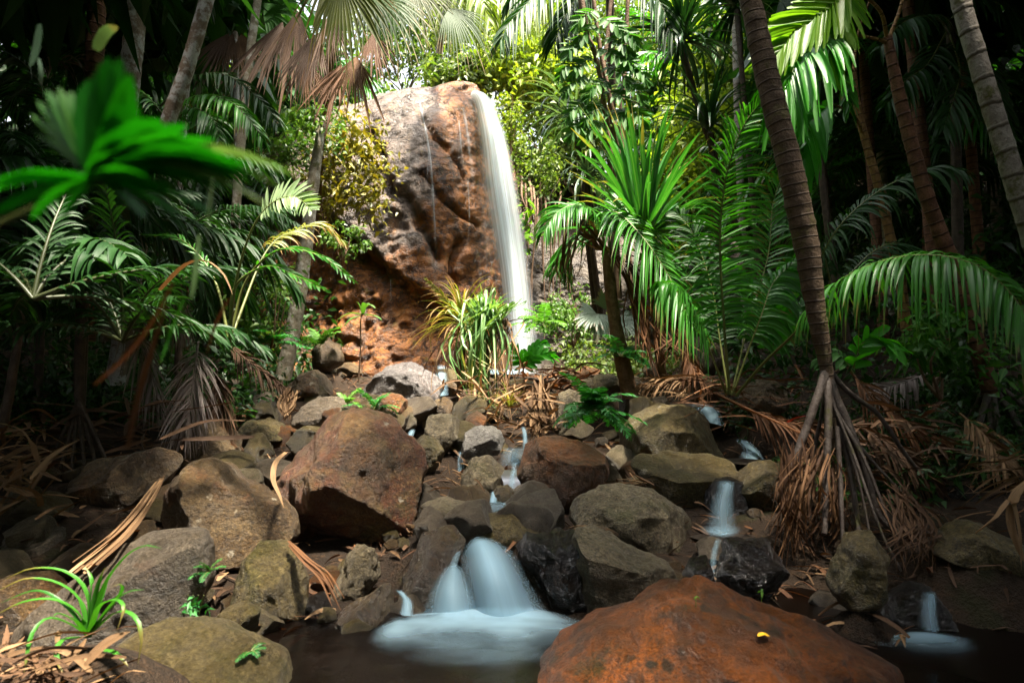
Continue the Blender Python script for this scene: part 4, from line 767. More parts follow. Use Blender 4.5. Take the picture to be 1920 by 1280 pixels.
# --- the stilt rooted palm in front
t = thing("stilt_palm", "ringed brown palm standing on tall grey stilt roots over dead leaves", "palm tree", P(1556, 900, 3.8))
trunk_part(t, [(1566,850,3.85),(1562,800,3.9),(1556,742,3.96),(1549,690,4.0),(1530,580,4.0),(1510,450,4.0),(1478,300,4.0),(1440,150,4.05),(1405,-10,4.1),(1375,-160,4.2),(1340,-330,4.3)], [.015,.035,.062,.08,.082,.08,.076,.07,.064,.06,.058], M['bark'], 160, 20, rings=.075, knob=.05, seed=4)
for pts, r0 in [([(1551,690,4.0),(1536,735,3.94),(1522,775,3.9),(1500,835,3.85),(1482,885,3.8),(1462,915,3.75)], .034), ([(1552,705,3.99),(1553,740,3.92),(1553,800,3.85),(1549,890,3.75),(1546,1000,3.6)], .030), ([(1553,700,4.0),(1568,745,3.93),(1592,800,3.85),(1622,880,3.75),(1645,960,3.65),(1684,1000,3.55)], .033),
                ([(1552,685,4.0),(1572,715,4.0),(1600,742,4.0),(1645,775,4.0),(1690,840,4.0),(1720,880,4.0)], .022), ([(1554,710,3.98),(1562,755,3.93),(1574,800,3.9),(1592,870,3.8),(1606,960,3.7),(1612,1010,3.6)], .026), ([(1550,690,4.02),(1534,730,4.05),(1516,780,4.1),(1500,850,4.15)], .02),
                ([(1556,730,3.95),(1575,780,3.88),(1620,860,3.7),(1668,980,3.5),(1705,1075,3.35)], .014), ([(1555,720,3.95),(1566,765,3.89),(1600,850,3.7),(1650,990,3.45),(1690,1070,3.3)], .012), ([(1570,800,3.85),(1576,900,3.7),(1580,1000,3.55),(1584,1060,3.5)], .018), ([(1590,810,3.9),(1650,880,3.8),(1720,950,3.7)], .013), ([(1552,710,4.0),(1544,760,4.0),(1530,830,4.0),(1520,900,3.95)], .018), ([(1575,790,3.9),(1610,900,3.7),(1640,1040,3.5),(1665,1090,3.4)], .011)]:
    trunk_part(t, pts, [r0 * .95, r0 * .85, r0 * .72, r0 * .6], M['root'], 24, 8, "root", knob=.12, seed=int(r0 * 999))

# --- palms on the right bank
t = thing("grey_palm", "tall pale grey palm with mossy leaf scar rings at the edge of the dark wood", "palm tree", P(2080, 930, 3.6))
trunk_part(t, [(2080,930,3.6),(2010,690,3.6),(1950,490,3.6),(1905,345,3.6),(1868,225,3.62),(1830,100,3.65),(1798,-10,3.7),(1760,-160,3.8),(1720,-330,3.9)], [.07,.065,.06,.056,.053,.051,.05,.048], M['barkgrey'], 130, 18, rings=.16, knob=.04)
t = thing("young_stilt_palm", "slim red brown palm with ringed stem and splayed stilt roots in deep shade", "palm tree", P(1860, 840, 5.0))
trunk_part(t, [(1858,735,5.0),(1830,640,5.0),(1795,520,5.0),(1760,430,5.0),(1730,345,5.0),(1700,235,5.0),(1680,150,5.0),(1664,70,5.0)], [.068,.066,.064,.062,.058,.054,.048,.036], M['barkred'], 110, 16, rings=.11, knob=.04)
for pts in [[(1856,730,5.0),(1840,780,4.9),(1828,840,4.8)],[(1860,735,5),(1870,790,4.85),(1885,850,4.7)],[(1862,725,5),(1900,780,4.9),(1935,850,4.8)],[(1860,730,5),(1858,790,4.9),(1860,860,4.8)],[(1866,720,5),(1920,760,5.0),(1970,800,5.0)],[(1850,730,5.05),(1815,790,5.2),(1790,840,5.2)]]:
    trunk_part(t, pts, [.03, .026, .02], M['root'], 16, 7, "root", knob=.1)
for pts in [[(1664,75,5.0),(1650,20,4.9),(1600,-20,4.8),(1540,-50,4.7)],[(1666,75,5),(1690,10,5),(1700,-60,5),(1720,-160,5)],[(1664,80,5.0),(1645,74,4.95),(1600,66,4.9),(1565,70,4.85)]]:
    trunk_part(t, pts, [.018, .013, .009], M['barkorange'], 16, 6, "leaf_stalk")
pleat(t, [(1572,70,4.85),(1535,84,4.75),(1500,112,4.65),(1478,160,4.6)], LEAF2('leafvivid','stem'), n=22, L=.50, N=(-.3,-.75,.8), droop=.75, a0=58, a1=22, wp=[1,1,1,.95,.3], jit=.01)
pleat(t, [(1600,-18,4.8),(1545,20,4.75),(1490,60,4.7),(1452,102,4.65)], LEAF2('leafyel','stem'), n=24, L=.40, N=(.35,-1,.5), droop=.15, a0=46, a1=20, wp=[1,1,1,1,.4], jit=.01)
pleat(t, [(1590,-40,4.9),(1575,10,4.85),(1560,60,4.8),(1556,90,4.8)], LEAF2('leafyel','stem'), n=18, L=.36, N=(.2,-1,.3), droop=.25, wp=[1,1,1,1,.4], jit=.01)
t = thing("slim_palm", "thin orange brown palm stem with a forked crown of long stalks", "palm tree", P(1700, 620, 6.5))
trunk_part(t, [(1700,620,6.5),(1688,520,6.5),(1672,455,6.5),(1650,360,6.5),(1622,260,6.5),(1606,190,6.5),(1600,130,6.5)], [.055,.052,.05,.047,.043,.04,.032], M['barkorange'], 70, 12, rings=.10)
for pts in [[(1612,205,6.5),(1590,165,6.4),(1572,140,6.3)],[(1620,255,6.5),(1600,215,6.4),(1560,195,6.3)],[(1600,135,6.5),(1610,60,6.5),(1640,-20,6.4)],[(1600,135,6.5),(1580,110,6.4),(1585,60,6.3)]]:
    trunk_part(t, pts, [.02, .014, .01], M['barkorange'], 12, 6, "leaf_stalk")
pleat(t, [(1560,195,6.3),(1530,215,6.25),(1510,260,6.2),(1500,300,6.2)], LEAF2('leafvivid','stem'), n=10, L=.35, N=(-.2,-1,.4), droop=.8)
pleat(t, [(1572,140,6.3),(1585,160,6.25),(1590,200,6.2)], LEAF2('leaf','stem'), n=8, L=.22, N=(.3,-1,.3), droop=.5)
t = thing("leaning_palm_stem", "thin bare palm stem leaning in the dark behind the ringed palm", "palm tree", P(1560, 640, 7.5))
trunk_part(t, [(1590,640,7.5),(1560,480,7.5),(1542,330,7.5),(1530,190,7.5),(1520,60,7.5),(1500,-120,7.5)], [.05,.045,.04,.035], M['rootdark'], 50, 10, rings=.12)
for x0, x1, d, lab in ((1770, 1700, 7.5, "dark thin trunk between the red brown palm and the pale grey palm"), (1660, 1610, 9.5, "dark trunk deep in the wood behind the forked palm"), (1850, 1800, 9.0, "dark trunk in the wood close to the pale grey palm"), (1400, 1375, 12.0, "grey palm trunk seen through the gap above the yellow green leaves"), (1750, 1722, 11.0, "farthest dark trunk behind the red brown palm")):
    t = thing("palm_tree", lab, "palm tree", P(x0, 660, d))
    trunk_part(t, [(x0,660,d),((x0*2+x1)/3,440,d),((x0+2*x1)/3,220,d),(x1,-20,d),(x1-20,-240,d)], [.085,.075,.068,.06], M['barkred'] if d < 12 else M['barkgrey'], 60, 10, rings=.13)
    for k in range(9):
        b = P(x1-20, -240, d); frond_part(t, arc(b, 2*np.pi*k/9 + r5.random(), R(r5.uniform(10,60)), 2.2, 1.6), LEAF2('leafdark'), n=34, L=.5, W=.02, droop=.4)

# --- the young palm whose long frond arches over the right bank
t = thing("young_palm", "stemless young palm with one tall upright feather frond and one long arching frond", "palm", P(1372, 745, 5.4))
frond_part(t, [(1368,738,5.4),(1357,600,5.3),(1350,450,5.15),(1362,330,5.0),(1392,240,4.9),(1430,188,4.8)], LEAF2('leaf','stem'), n=80, L=.54, W=.0105, N=(.1,-1,.15), a0=80, a1=34, droop=.38, lift=.22, start=.24, r0=.016, jit=.1)
frond_part(t, [(1380,742,5.3),(1432,680,5.0),(1492,622,4.6),(1550,545,4.25),(1635,496,3.95),(1735,478,3.65),(1832,498,3.45),(1905,562,3.3),(1945,650,3.25)], LEAF2('leaf','stem'), n=92, L=.39, W=.0115, N=(-.1,-.55,1), a0=88, a1=60, droop=1.0, lift=.25, start=.40, r0=.015, jit=.05)
frond_part(t, [(1374,740,5.4),(1402,660,5.4),(1428,590,5.4),(1450,530,5.5),(1490,490,5.6)], LEAF2('leaf','stem'), n=36, L=.45, W=.016, N=(0,-.8,.6), droop=.8, start=.35)
frond_part(t, [(1362,738,5.4),(1332,660,5.3),(1305,590,5.2),(1275,540,5.1),(1240,530,5.0)], LEAF2('leaf','stem'), n=36, L=.42, W=.016, N=(0,-.5,1), droop=.9, start=.35)
frond_part(t, [(1366,740,5.4),(1350,640,5.6),(1335,540,5.8),(1300,440,6.0),(1270,400,6.1)], LEAF2('leafdark','stem'), n=40, L=.5, W=.016, N=(0,-1,.3), droop=.4, start=.25)
frond_part(t, [(1372,740,5.5),(1400,620,5.7),(1440,480,5.9),(1450,380,6.0),(1480,300,6.0)], LEAF2('leaf','stem'), n=40, L=.5, W=.016, N=(-.2,-1,.3), droop=.5, start=.25)
t = thing("broadleaf_palm", "young palm with undivided vivid green leaves behind the ringed trunk", "palm", P(1440, 720, 6.2))
pleat(t, [(1450,650,6.2),(1452,590,6.1),(1462,540,6.0),(1486,500,5.9)], LEAF2('leafvivid','stem'), n=12, L=.34, N=(-.1,-1,.2), droop=.25)
pleat(t, [(1445,660,6.2),(1425,590,6.1),(1405,540,6.0),(1370,500,5.9)], LEAF2('leafvivid','stem'), n=12, L=.30, N=(.3,-1,.3), droop=.35)
pleat(t, [(1440,660,6.3),(1480,600,6.3),(1520,560,6.3),(1545,575,6.2)], LEAF2('leaf','stem'), n=12, L=.28, N=(0,-.6,.8), droop=.5)
t = thing("broadleaf_palm", "low palm with a dull torn green leaf under the arching frond", "palm", P(1620, 720, 4.9))
pleat(t, [(1600,690,4.9),(1612,650,4.85),(1640,632,4.8),(1672,650,4.75)], LEAF2('leafvivid','stem'), n=8, L=.22, N=(.1,-.9,.5), droop=.3)
pleat(t, [(1600,700,4.9),(1580,670,4.9),(1560,660,4.9),(1545,680,4.9)], LEAF2('leafdark','stem'), n=8, L=.2, N=(.1,-.6,.8), droop=.6)
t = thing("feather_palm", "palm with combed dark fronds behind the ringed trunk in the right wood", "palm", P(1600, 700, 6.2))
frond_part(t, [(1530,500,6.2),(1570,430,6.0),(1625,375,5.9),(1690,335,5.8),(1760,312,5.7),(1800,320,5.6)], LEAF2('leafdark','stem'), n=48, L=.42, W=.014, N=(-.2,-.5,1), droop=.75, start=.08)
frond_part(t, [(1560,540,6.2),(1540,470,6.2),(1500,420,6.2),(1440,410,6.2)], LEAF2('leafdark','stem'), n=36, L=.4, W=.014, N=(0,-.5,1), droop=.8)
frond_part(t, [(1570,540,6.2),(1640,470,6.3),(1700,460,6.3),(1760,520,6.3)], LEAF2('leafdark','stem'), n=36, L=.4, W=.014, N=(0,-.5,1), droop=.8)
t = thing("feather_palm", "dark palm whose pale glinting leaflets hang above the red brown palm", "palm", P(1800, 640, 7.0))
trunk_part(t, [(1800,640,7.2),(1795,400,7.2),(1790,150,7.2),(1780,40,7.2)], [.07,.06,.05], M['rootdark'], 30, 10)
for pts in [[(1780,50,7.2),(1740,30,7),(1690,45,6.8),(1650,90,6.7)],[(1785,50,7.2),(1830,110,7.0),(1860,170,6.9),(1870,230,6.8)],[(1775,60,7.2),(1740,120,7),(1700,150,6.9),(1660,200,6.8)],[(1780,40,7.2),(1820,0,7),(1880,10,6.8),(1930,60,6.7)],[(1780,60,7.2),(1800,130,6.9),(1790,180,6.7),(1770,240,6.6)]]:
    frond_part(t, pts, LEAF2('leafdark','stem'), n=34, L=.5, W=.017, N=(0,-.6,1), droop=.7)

# --- palm in the middle with rough trunk
t = thing("rough_palm", "small palm with a rough brown trunk and drooping fronds beside the big screw pine", "palm tree", P(1175, 735, 6.7))
trunk_part(t, [(1182,745,6.7),(1172,700,6.7),(1160,640,6.7),(1148,570,6.7),(1140,500,6.7),(1136,465,6.7)], [.10,.09,.08,.072,.068,.055], M['barkrough'], 60, 16, knob=.10, seed=8)
for pts, L_ in [([(1138,472,6.7),(1128,415,6.5),(1155,398,6.3),(1205,445,6.0),(1255,520,5.8),(1300,615,5.6)], .62), ([(1136,470,6.7),(1118,405,6.5),(1082,384,6.4),(1045,398,6.3),(1022,432,6.25)], .42), ([(1134,472,6.7),(1100,440,6.9),(1070,450,7.0),(1050,500,7.0)], .45), ([(1140,468,6.7),(1150,400,7.0),(1170,350,7.2),(1210,330,7.3)], .45)]:
    frond_part(t, pts, LEAF2('leaf','stem'), n=56, L=L_, W=.0125, N=(.05,-.5,1), a0=70, a1=34, droop=.75, lift=.25, start=.2, jit=.06)
strap_part(t, [[(1130+r5.normal(0,5),470,6.6),(1085+r5.normal(0,14),430+r5.normal(0,10),6.4),(1065+r5.normal(0,12),500,6.4),(1062+r5.normal(0,12),500+r5.uniform(10,60),6.4)] for _ in range(14)], .02, M['dry'], "dead_leaf", rng=r5)
strap_part(t, [[(1142,480,6.6),(1180+r5.normal(0,14),500+r5.normal(0,10),6.5),(1200+r5.normal(0,12),600,6.5),(1215+r5.normal(0,14),640+r5.uniform(10,80),6.4)] for _ in range(22)], .018, M['dryred'], "dead_leaf", rng=r5)

# --- screw pines
def pts_between(c, tips, bend, d0, d1, rng):
    out = []
    for x, y in tips:
        mx, my = c[0] + (x - c[0]) * .6, c[1] + (y - c[1]) * .68; d = rng.uniform(d0, d1)
        out.append(PL((c[0] + rng.normal(0, 5), c[1] + rng.normal(0, 5), c[2]), (mx + bend * (x - c[0]) * -.1, my, (c[2] + d) / 2), (x, y, d)))
    return out
t = thing("screw_pine", "big screw pine with a spray of broad upright strap leaves", "screw pine", P(1235, 735, 6.9))
trunk_part(t, [(1245,740,6.9),(1235,640,6.9),(1222,540,6.8),(1212,460,6.7)], [.06,.055,.06,.07], M['barkrough'], 40, 12, knob=.08)
mb = MB(); tips = [(1085,195),(1100,225),(1112,190),(1136,190),(1150,196),(1174,188),(1184,192),(1205,215),(1222,240),(1236,210),(1255,195),(1262,212),(1282,240),(1300,215),(1310,290),(1325,330),(1330,370),(1322,410),(1080,280),(1078,330),(1090,360),(1060,300),(1290,270),(1270,310),(1310,450),(1100,420),(1128,240),(1165,230),(1195,190),(1218,280),(1245,250),(1330,260),(1345,420),(1070,240)]
straps(mb, pts_between((1205, 440, 6.6), tips, .3, 5.9, 7.0, r5), .044 * r5.uniform(.7, 1.1, len(tips)), fold=.5, K=14, rng=r5, wp=[.9, 1, .85, .5, .06]); part(mb, "leaf", M['pand'], t)
mb = MB(); rosette(mb, P(1208, 445, 6.65), 46, 1.35, .036, (5, 85), (.3, 1.5), rng=r5, sag=2.4, fold=.5, K=14); part(mb, "leaf", M['pand'], t)
strap_part(t, [[(1250+r5.normal(0,18),500,6.7),(1258+r5.normal(0,20),560,6.6),(1262+r5.normal(0,20),620,6.6),(1265+r5.normal(0,24),640+r5.uniform(10,60),6.5)] for _ in range(40)], .020, M['dryred'], "dead_leaf", rng=r5, twist=.8)
for lab, c, n, L, W_, mk, el, dr, stem in (
   ("dark screw pine crown at the top between the climber and the ringed palm", (1278,75,8.5), 90, 1.05, .026, 'panddark', (-50,85), (.6,2.0), [(1420,560,9.5),(1352,330,9.0),(1315,220,8.7),(1290,130,8.5),(1278,85,8.5)]),
   ("dark screw pine crown cut by the top edge beside the ringed palm", (1382,5,9.5), 70, 1.1, .028, 'panddark', (-50,80), (.6,2.0), [(1430,560,10),(1405,300,9.7),(1390,120,9.5),(1382,20,9.5)]),
   ("grey green screw pine with hanging leaves near the waterfall lip", (1078,225,9.5), 80, 1.35, .022, 'pandgrey', (-20,65), (1.2,2.6), [(1120,620,10.5),(1105,480,10),(1090,330,9.7),(1080,240,9.5)]),
   ("screw pine crown with arching dark leaves behind the big spray", (1330,235,8.2), 46, 1.1, .024, 'panddark', (0,80), (.8,2.2), [(1350,560,8.6),(1345,400,8.4),(1332,250,8.2)]),
   ("screw pine with drooping leaves below the grey green one", (1100,330,9.0), 46, .95, .022, 'pandgrey', (-30,50), (1.2,2.6), [(1130,620,9.5),(1110,460,9.2),(1100,340,9.0)])):
    t = thing("screw_pine", lab, "screw pine", P(*stem[0]))
    trunk_part(t, stem, [.055,.05,.045,.05], M['rootdark'], 40, 8)
    mb = MB(); rosette(mb, P(*c), n, L, W_, el, dr, rng=r5, sag=1.5, r=.08); part(mb, "leaf", M[mk], t)
t = thing("screw_pine", "clump of yellowing strap leaves with dry ones hanging before the cliff foot", "screw pine", P(862, 735, 7.9))
trunk_part(t, [(862,735,7.9),(866,670,7.9),(866,610,7.9)], [.05,.05,.05], M['barkrough'], 14, 8, knob=.1)
mb = MB(); rosette(mb, P(866, 605, 7.9), 80, .85, .0125, (-10, 85), (.8, 2.6), rng=r5, sag=1.3); part(mb, "leaf", M['clumpyel'], t)
mb = MB(); rosette(mb, P(868, 625, 7.85), 60, 1.0, .012, (-60, 40), (.8, 2.2), rng=r5, sag=.8); part(mb, "dead_leaf", M['dry'], t)
frond_part(t, [(868,610,7.9),(845,575,7.7),(822,545,7.6),(798,522,7.5)], LEAF2('clumpyel','stem'), n=26, L=.14, W=.008, N=(0,-1,.3), a0=40, a1=20, droop=.3)
frond_part(t, [(868,605,7.9),(880,570,7.8),(905,556,7.7),(925,565,7.7)], LEAF2('clumpyel','stem'), n=26, L=.2, W=.008, N=(0,-.6,1), droop=.6)
t = thing("screw_pine", "clump of long green and white striped straps hanging over the stones", "screw pine", P(912, 745, 7.4))
trunk_part(t, [(912,745,7.4),(910,680,7.4),(908,620,7.4)], [.05,.05,.05], M['barkrough'], 14, 8, knob=.1)
mb = MB(); rosette(mb, P(908, 610, 7.4), 30, .55, .017, (40, 88), (.3, 1.4), rng=r5, sag=2.2); part(mb, "leaf", M['clumpgreen'], t)
strap_part(t, [[(908+r5.normal(0,8),610,7.4),(908+r5.normal(0,28),570+r5.normal(0,14),7.3+r5.normal(0,.12)),(900+r5.normal(0,26),650,7.15+r5.normal(0,.1)),(904+r5.normal(0,20),690+r5.uniform(0,100),7.1+r5.normal(0,.12))] for _ in range(60)], .016, M['clumpgreen'], "leaf", rng=r5, twist=.6)
strap_part(t, [[(908,620,7.4),(930+r5.normal(0,16),600+r5.normal(0,10),7.3),(945+r5.normal(0,18),680,7.1),(940+r5.normal(0,30),740+r5.uniform(0,60),7.0)] for _ in range(26)], .012, M['dry'], "dead_leaf", rng=r5, twist=.6)
strap_part(t, [[(905,600,7.4),(935,568,7.3),(968,556,7.2)],[(905,610,7.4),(960,628,7.3),(1030,640,7.2)],[(905,600,7.4),(940,575,7.3),(975,585,7.3)],[(900,600,7.4),(890,560,7.4),(893,552,7.4)]], .016, M['pand'], "leaf", rng=r5)

# --- climber with big lobed leaves
t = thing("climbing_vine", "climber with large lobed leaves wound around brown rooted stems", "climbing plant", P(1185, 560, 7.6))
for pts in [[(1185,560,7.6),(1170,380,7.6),(1150,220,7.5),(1125,90,7.5),(1108,-40,7.5)],[(1160,560,7.7),(1150,330,7.7),(1130,180,7.6),(1140,60,7.6),(1150,-40,7.6)],[(1180,420,7.6),(1165,260,7.6),(1172,120,7.6),(1178,-20,7.6)],[(1085,-30,7.4),(1100,60,7.4),(1118,110,7.4),(1142,240,7.5)]]:
    trunk_part(t, pts, [.045, .035, .03, .025], M['vine'], 40, 7, "stem", knob=.1)
for x, y in [(1105,28),(1138,42),(1152,78),(1162,106),(1090,82),(1102,120),(1150,134),(1186,128),(1088,150),(1128,160),(1150,178),(1178,164),(1092,200),(1122,208),(1152,216),(1180,210),(1110,60),(1140,100),(1078,120),(1165,60),(1120,240),(1095,235)]:
    sx = 1 if x > 1130 else -1
    pleat(t, [(x-10*sx,y-8,7.35),(x+4*sx,y-2,7.25),(x+18*sx,y+8,7.2),(x+28*sx,y+24,7.2)], LEAF2('climb','stem'), n=7, L=.19, W=.032, N=(.1*sx,-1,.35), droop=.06, lift=.0, a0=70, a1=25, wp=[.8,1,1,.8,.2], prof=[.8,1,1,.8,.5])
# --- hanging vines right of the fall
for k, (x, y0, y1) in enumerate([(978,330,470),(985,345,520),(992,335,560),(1000,350,600),(1008,360,640),(1018,350,590),(1030,370,650),(1042,380,620),(1052,360,560),(1065,380,600),(972,310,430),(1012,330,500)]):
    mb = MB(); d = 15.6 + .04 * k; tube(mb, catmull(PL((x, y0, d + .5), (x + r5.normal(0, 3), y0 + 40, d), (x + r5.normal(0, 6), (y0 + y1) / 2, d), (x + r5.normal(0, 8), y1, d)), 24), [.03, .02, .015], 5) if False else tube(mb, catmull(PL((x, y0, d + .5), (x + r5.normal(0, 3), y0 + 40, d), (x + r5.normal(0, 6), (y0 + y1) / 2, d), (x + r5.normal(0, 8), y1, d)), 24), np.linspace(.035, .012, 24), 5)
    o = mb.build("hanging_vine", M['vine'], None, P(x, y0, d + .5)); tag(o, "bare brown vine hanging down the dark rock beside the waterfall", "vine", "vines hanging beside the waterfall")
t = thing("creeper", "yellow green creeper leaves hanging on the dark rock right of the waterfall", "creeper", P(990, 470, 15.2))
mb = MB(); leafset(mb, np.array([P(988 + r5.normal(0, 9), y, 15.2 + r5.normal(0, .05)) for y in r5.uniform(375, 470, 36)]), .26, r5, aspect=.7); part(mb, "foliage", M['leafyel'], t)
trunk_part(t, [(985,360,15.25),(988,420,15.25),(990,475,15.25)], [.012,.01,.008], M['vine'], 12, 5, "stem")

# --- fan palms above the cliff
t = thing("fan_palm", "fan palm with olive green fans and brown dead fans hanging over the cliff", "palm tree", P(592, 440, 11.5))
trunk_part(t, [(592,440,11.5),(598,330,11.2),(608,200,10.4),(628,60,9.2),(655,-60,8.4)], [.075,.07,.07,.07], M['barkrough'], 60, 12, knob=.08)
for c, ax, N, Rr, sp, mk, dr, n in [((640,-40,6.5),(.42,-.15,-.9),(-.3,-1,.2),1.02,110,'fanleaf',.25,26),((690,-5,6.9),(.80,-.2,-.55),(.1,-1,.45),.88,120,'fangreen',.5,28),((770,-30,7.2),(.72,0,-.7),(.2,-1,.3),.75,110,'fanleaf',.45,26),((842,15,7.2),(.55,-.1,-.85),(.3,-1,.2),.72,100,'fangreen',.5,26),((625,-60,6.8),(-.1,-.1,-1),(0,-1,.1),1.0,70,'fanleaf',.3,20),((730,-40,7.8),(.2,0,-1),(0,-1,.2),.95,110,'fangreen',.4,26)]:
    st_ = trunk_part(t, [(655,-60,8.4),((655+c[0])/2,c[1]-30,(8.4+c[2])/2),c], [.03,.02,.015], M['stem'], 14, 6, "leaf_stalk")
    mb = MB(); fan(mb, P(*c), ax, N, Rr, n, sp, .6, dr, .12, r5); part(mb, "fan_leaf", M[mk], st_)
for c, ax, Rr, sp, mk in [((668,105,7.0),(-.02,-.1,-1),.98,62,'bunch'),((640,120,7.4),(-.2,-.1,-1),.85,50,'dryred'),((596,60,8.2),(-.1,-.1,-1),1.25,46,'drydark'),((560,20,8.6),(-.05,0,-1),1.5,46,'drydark'),((620,20,7.8),(.1,0,-1),1.0,44,'drydark'),((575,110,8.8),(.1,0,-1),.95,60,'bunch'),((700,60,7.6),(.15,0,-1),.8,60,'dryred'),((530,40,9),(-.2,0,-1),1.4,50,'drydark')]:
    mb = MB(); fan(mb, P(*c), ax, (.1,-1,.05), Rr, 20, sp, .62, .05, .25, r5, ragged=.25, fold=1.1); part(mb, "dead_fan_leaf", M[mk], t)
# dead palms further left in the shade
t = thing("fan_palm", "thin fan palm with a folded brown dead skirt in the shaded wood", "palm tree", P(445, 420, 9.5))
trunk_part(t, [(445,430,9.5),(444,260,9.5),(442,120,9.5),(440,60,9.5)], [.05,.05,.045], M['barkpale'], 30, 9)
for a in (-.35, -.1, .15, .4):
    mb = MB(); fan(mb, P(440 + a * 30, 62, 9.5 + a * .4), (a, -.1, -1), (.1, -1, .05), .95, 18, 46, .6, .05, .25, r5, ragged=.2, fold=.9); part(mb, "dead_fan_leaf", M['dry' if a > 0 else 'drydark'], t)
for a, b in ((.9, .3), (-.9, .4), (.3, .9), (-.4, .8)):
    mb = MB(); fan(mb, P(440 + a * 60, 40 - b * 30, 9.4), (a, -.2, b), (0, -1, .4), 1.0, 22, 150, .6, .5, .12, r5); part(mb, "fan_leaf", M['leafdark'], t)

# --- backlit weeping fronds at the top
t = thing("weeping_palm", "sunlit palm whose pale green fringe hangs above the waterfall lip", "palm tree", P(900, 60, 14.5))
trunk_part(t, [(823,100,16),(832,40,15.5),(850,-60,15)], [.10,.09,.085], M['barkpale'], 20, 9)
for pts in [[(850,-50,14.5),(880,-55,13.5),(930,-30,12.8),(975,20,12.4)],[(850,-50,14.5),(870,-40,13),(900,-10,12.2),(915,30,12)],[(850,-55,15),(840,-40,14),(860,0,13.5),(880,40,13.2)],[(850,-50,14.5),(920,-60,14),(985,-40,13.6),(1020,0,13.4)],[(850,-50,15),(900,-90,15),(960,-70,15),(1000,-20,15)]]:
    frond_part(t, pts, LEAF2('bush','stem'), n=40, L=1.15, W=.03, N=(0,-.4,1), droop=1.1)
t = thing("feather_palm", "palm frond with a dark green drooping comb beside the climber top", "palm tree", P(1150, 620, 9.8))
trunk_part(t, [(1150,620,9.8),(1148,300,9.6),(1145,60,9.2),(1140,-80,8.8)], [.08,.07,.065], M['rootdark'], 40, 10)
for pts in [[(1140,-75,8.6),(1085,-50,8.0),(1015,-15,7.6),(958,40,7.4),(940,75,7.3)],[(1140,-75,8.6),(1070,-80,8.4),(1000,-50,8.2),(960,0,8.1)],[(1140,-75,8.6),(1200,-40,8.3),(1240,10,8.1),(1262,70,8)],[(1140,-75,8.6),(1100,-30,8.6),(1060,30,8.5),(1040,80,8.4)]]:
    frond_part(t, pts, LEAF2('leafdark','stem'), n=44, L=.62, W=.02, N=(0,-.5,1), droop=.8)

# --- left bank trunks
def lean_palm(name, lab, pts, rad, mat, crown='leafdark', nf=8, rings=None, seg=14, L=2.0):
    t = thing(name, lab, "palm tree", P(*pts[0])); trunk_part(t, pts, rad, M[mat], 90, seg, rings=rings, knob=.05)
    b = P(*pts[-1])
    for k in range(nf): frond_part(t, arc(b, 2 * np.pi * k / nf + r5.random(), R(r5.uniform(0, 55)), L, 1.5), LEAF2(crown), n=34, L=.5, W=.02, droop=.45)
lean_palm("palm_tree", "pale lichen spotted palm leaning over the shaded fronds", [(215,720,6.0),(268,420,6.0),(310,245,6.0),(350,130,6.0),(390,-10,6.0),(425,-140,6.1),(460,-280,6.2)], [.095,.085,.076,.07,.066,.06], 'barkpale', rings=.14)
lean_palm("palm_tree", "thick pale palm trunk behind the blurred leaf", [(205,640,6.6),(225,330,6.6),(240,180,6.6),(252,60,6.6),(262,-40,6.6),(275,-220,6.6)], [.12,.11,.105,.10], 'barkpale', rings=.18)
lean_palm("palm_tree", "thick mossy brown trunk standing left of the thick pale one", [(160,640,6.4),(170,330,6.4),(176,150,6.4),(182,-20,6.4),(190,-220,6.4)], [.10,.095,.09,.085], 'barkred', rings=.2)
lean_palm("palm_tree", "slender pale palm rising behind the leaning lichen spotted one", [(440,420,9.0),(455,230,9.0),(470,90,9.0),(486,-20,9.0),(505,-160,9.0)], [.07,.065,.06,.055], 'barkmoss', rings=.2)
lean_palm("palm_tree", "thin pale trunk just left of the leaning lichen spotted palm", [(330,420,9.5),(343,240,9.5),(352,120,9.5),(360,0,9.5),(370,-180,9.5)], [.06,.055,.05], 'barkpale', rings=.2, nf=6)
t = thing("mossy_tree", "pale mossy leaning trunk in front of the cliff foot", "tree", P(532, 705, 9.2))
trunk_part(t, [(530,710,9.2),(545,640,9.2),(560,560,9.2),(572,470,9.2),(583,380,9.2),(592,310,9.2),(604,230,9.3)], [.13,.12,.115,.11,.10,.085,.06], M['barkmoss'], 60, 12, knob=.08)
mb = MB(); leafset(mb, clumps(P(600, 235, 9.3), (.5, .45, .4), 14, 26, r5), .13, r5); part(mb, "crown", M['shrub'], t)
t = thing("young_tree", "slender rough brown stem in the shade beside the dry leaf heap", "tree", P(8, 790, 3.6))
trunk_part(t, [(5,800,3.6),(25,690,3.6),(40,590,3.6),(48,540,3.6)], [.028,.026,.022,.02], M['rootdark'], 30, 10, knob=.1)
for k in range(9): frond_part(t, arc(P(48, 545, 3.6), r5.uniform(0, 6.3), R(r5.uniform(20, 75)), 1.3, 1.2), LEAF2('leafdark'), n=26, L=.42, W=.02, droop=.5)
t = thing("stilt_palm", "small shaded palm on dark stilt roots beside the dry leaf heap", "palm tree", P(150, 850, 4.6))
trunk_part(t, [(148,745,4.6),(150,650,4.6),(165,500,4.6),(180,420,4.6)], [.035,.038,.035,.03], M['rootdark'], 30, 10)
for dx in (-60, -35, -14, 10, 34, 58): trunk_part(t, [(148,750,4.6),(148+dx*.4,800,4.6),(148+dx,880,4.5)], [.02,.016,.012], M['rootdark'], 12, 6, "root")
for k in range(9): frond_part(t, arc(P(180, 420, 4.6), k * .7 + r5.random(), R(r5.uniform(-5, 60)), 1.7, 1.3), LEAF2('leafdark'), n=34, L=.45, W=.018, droop=.6)

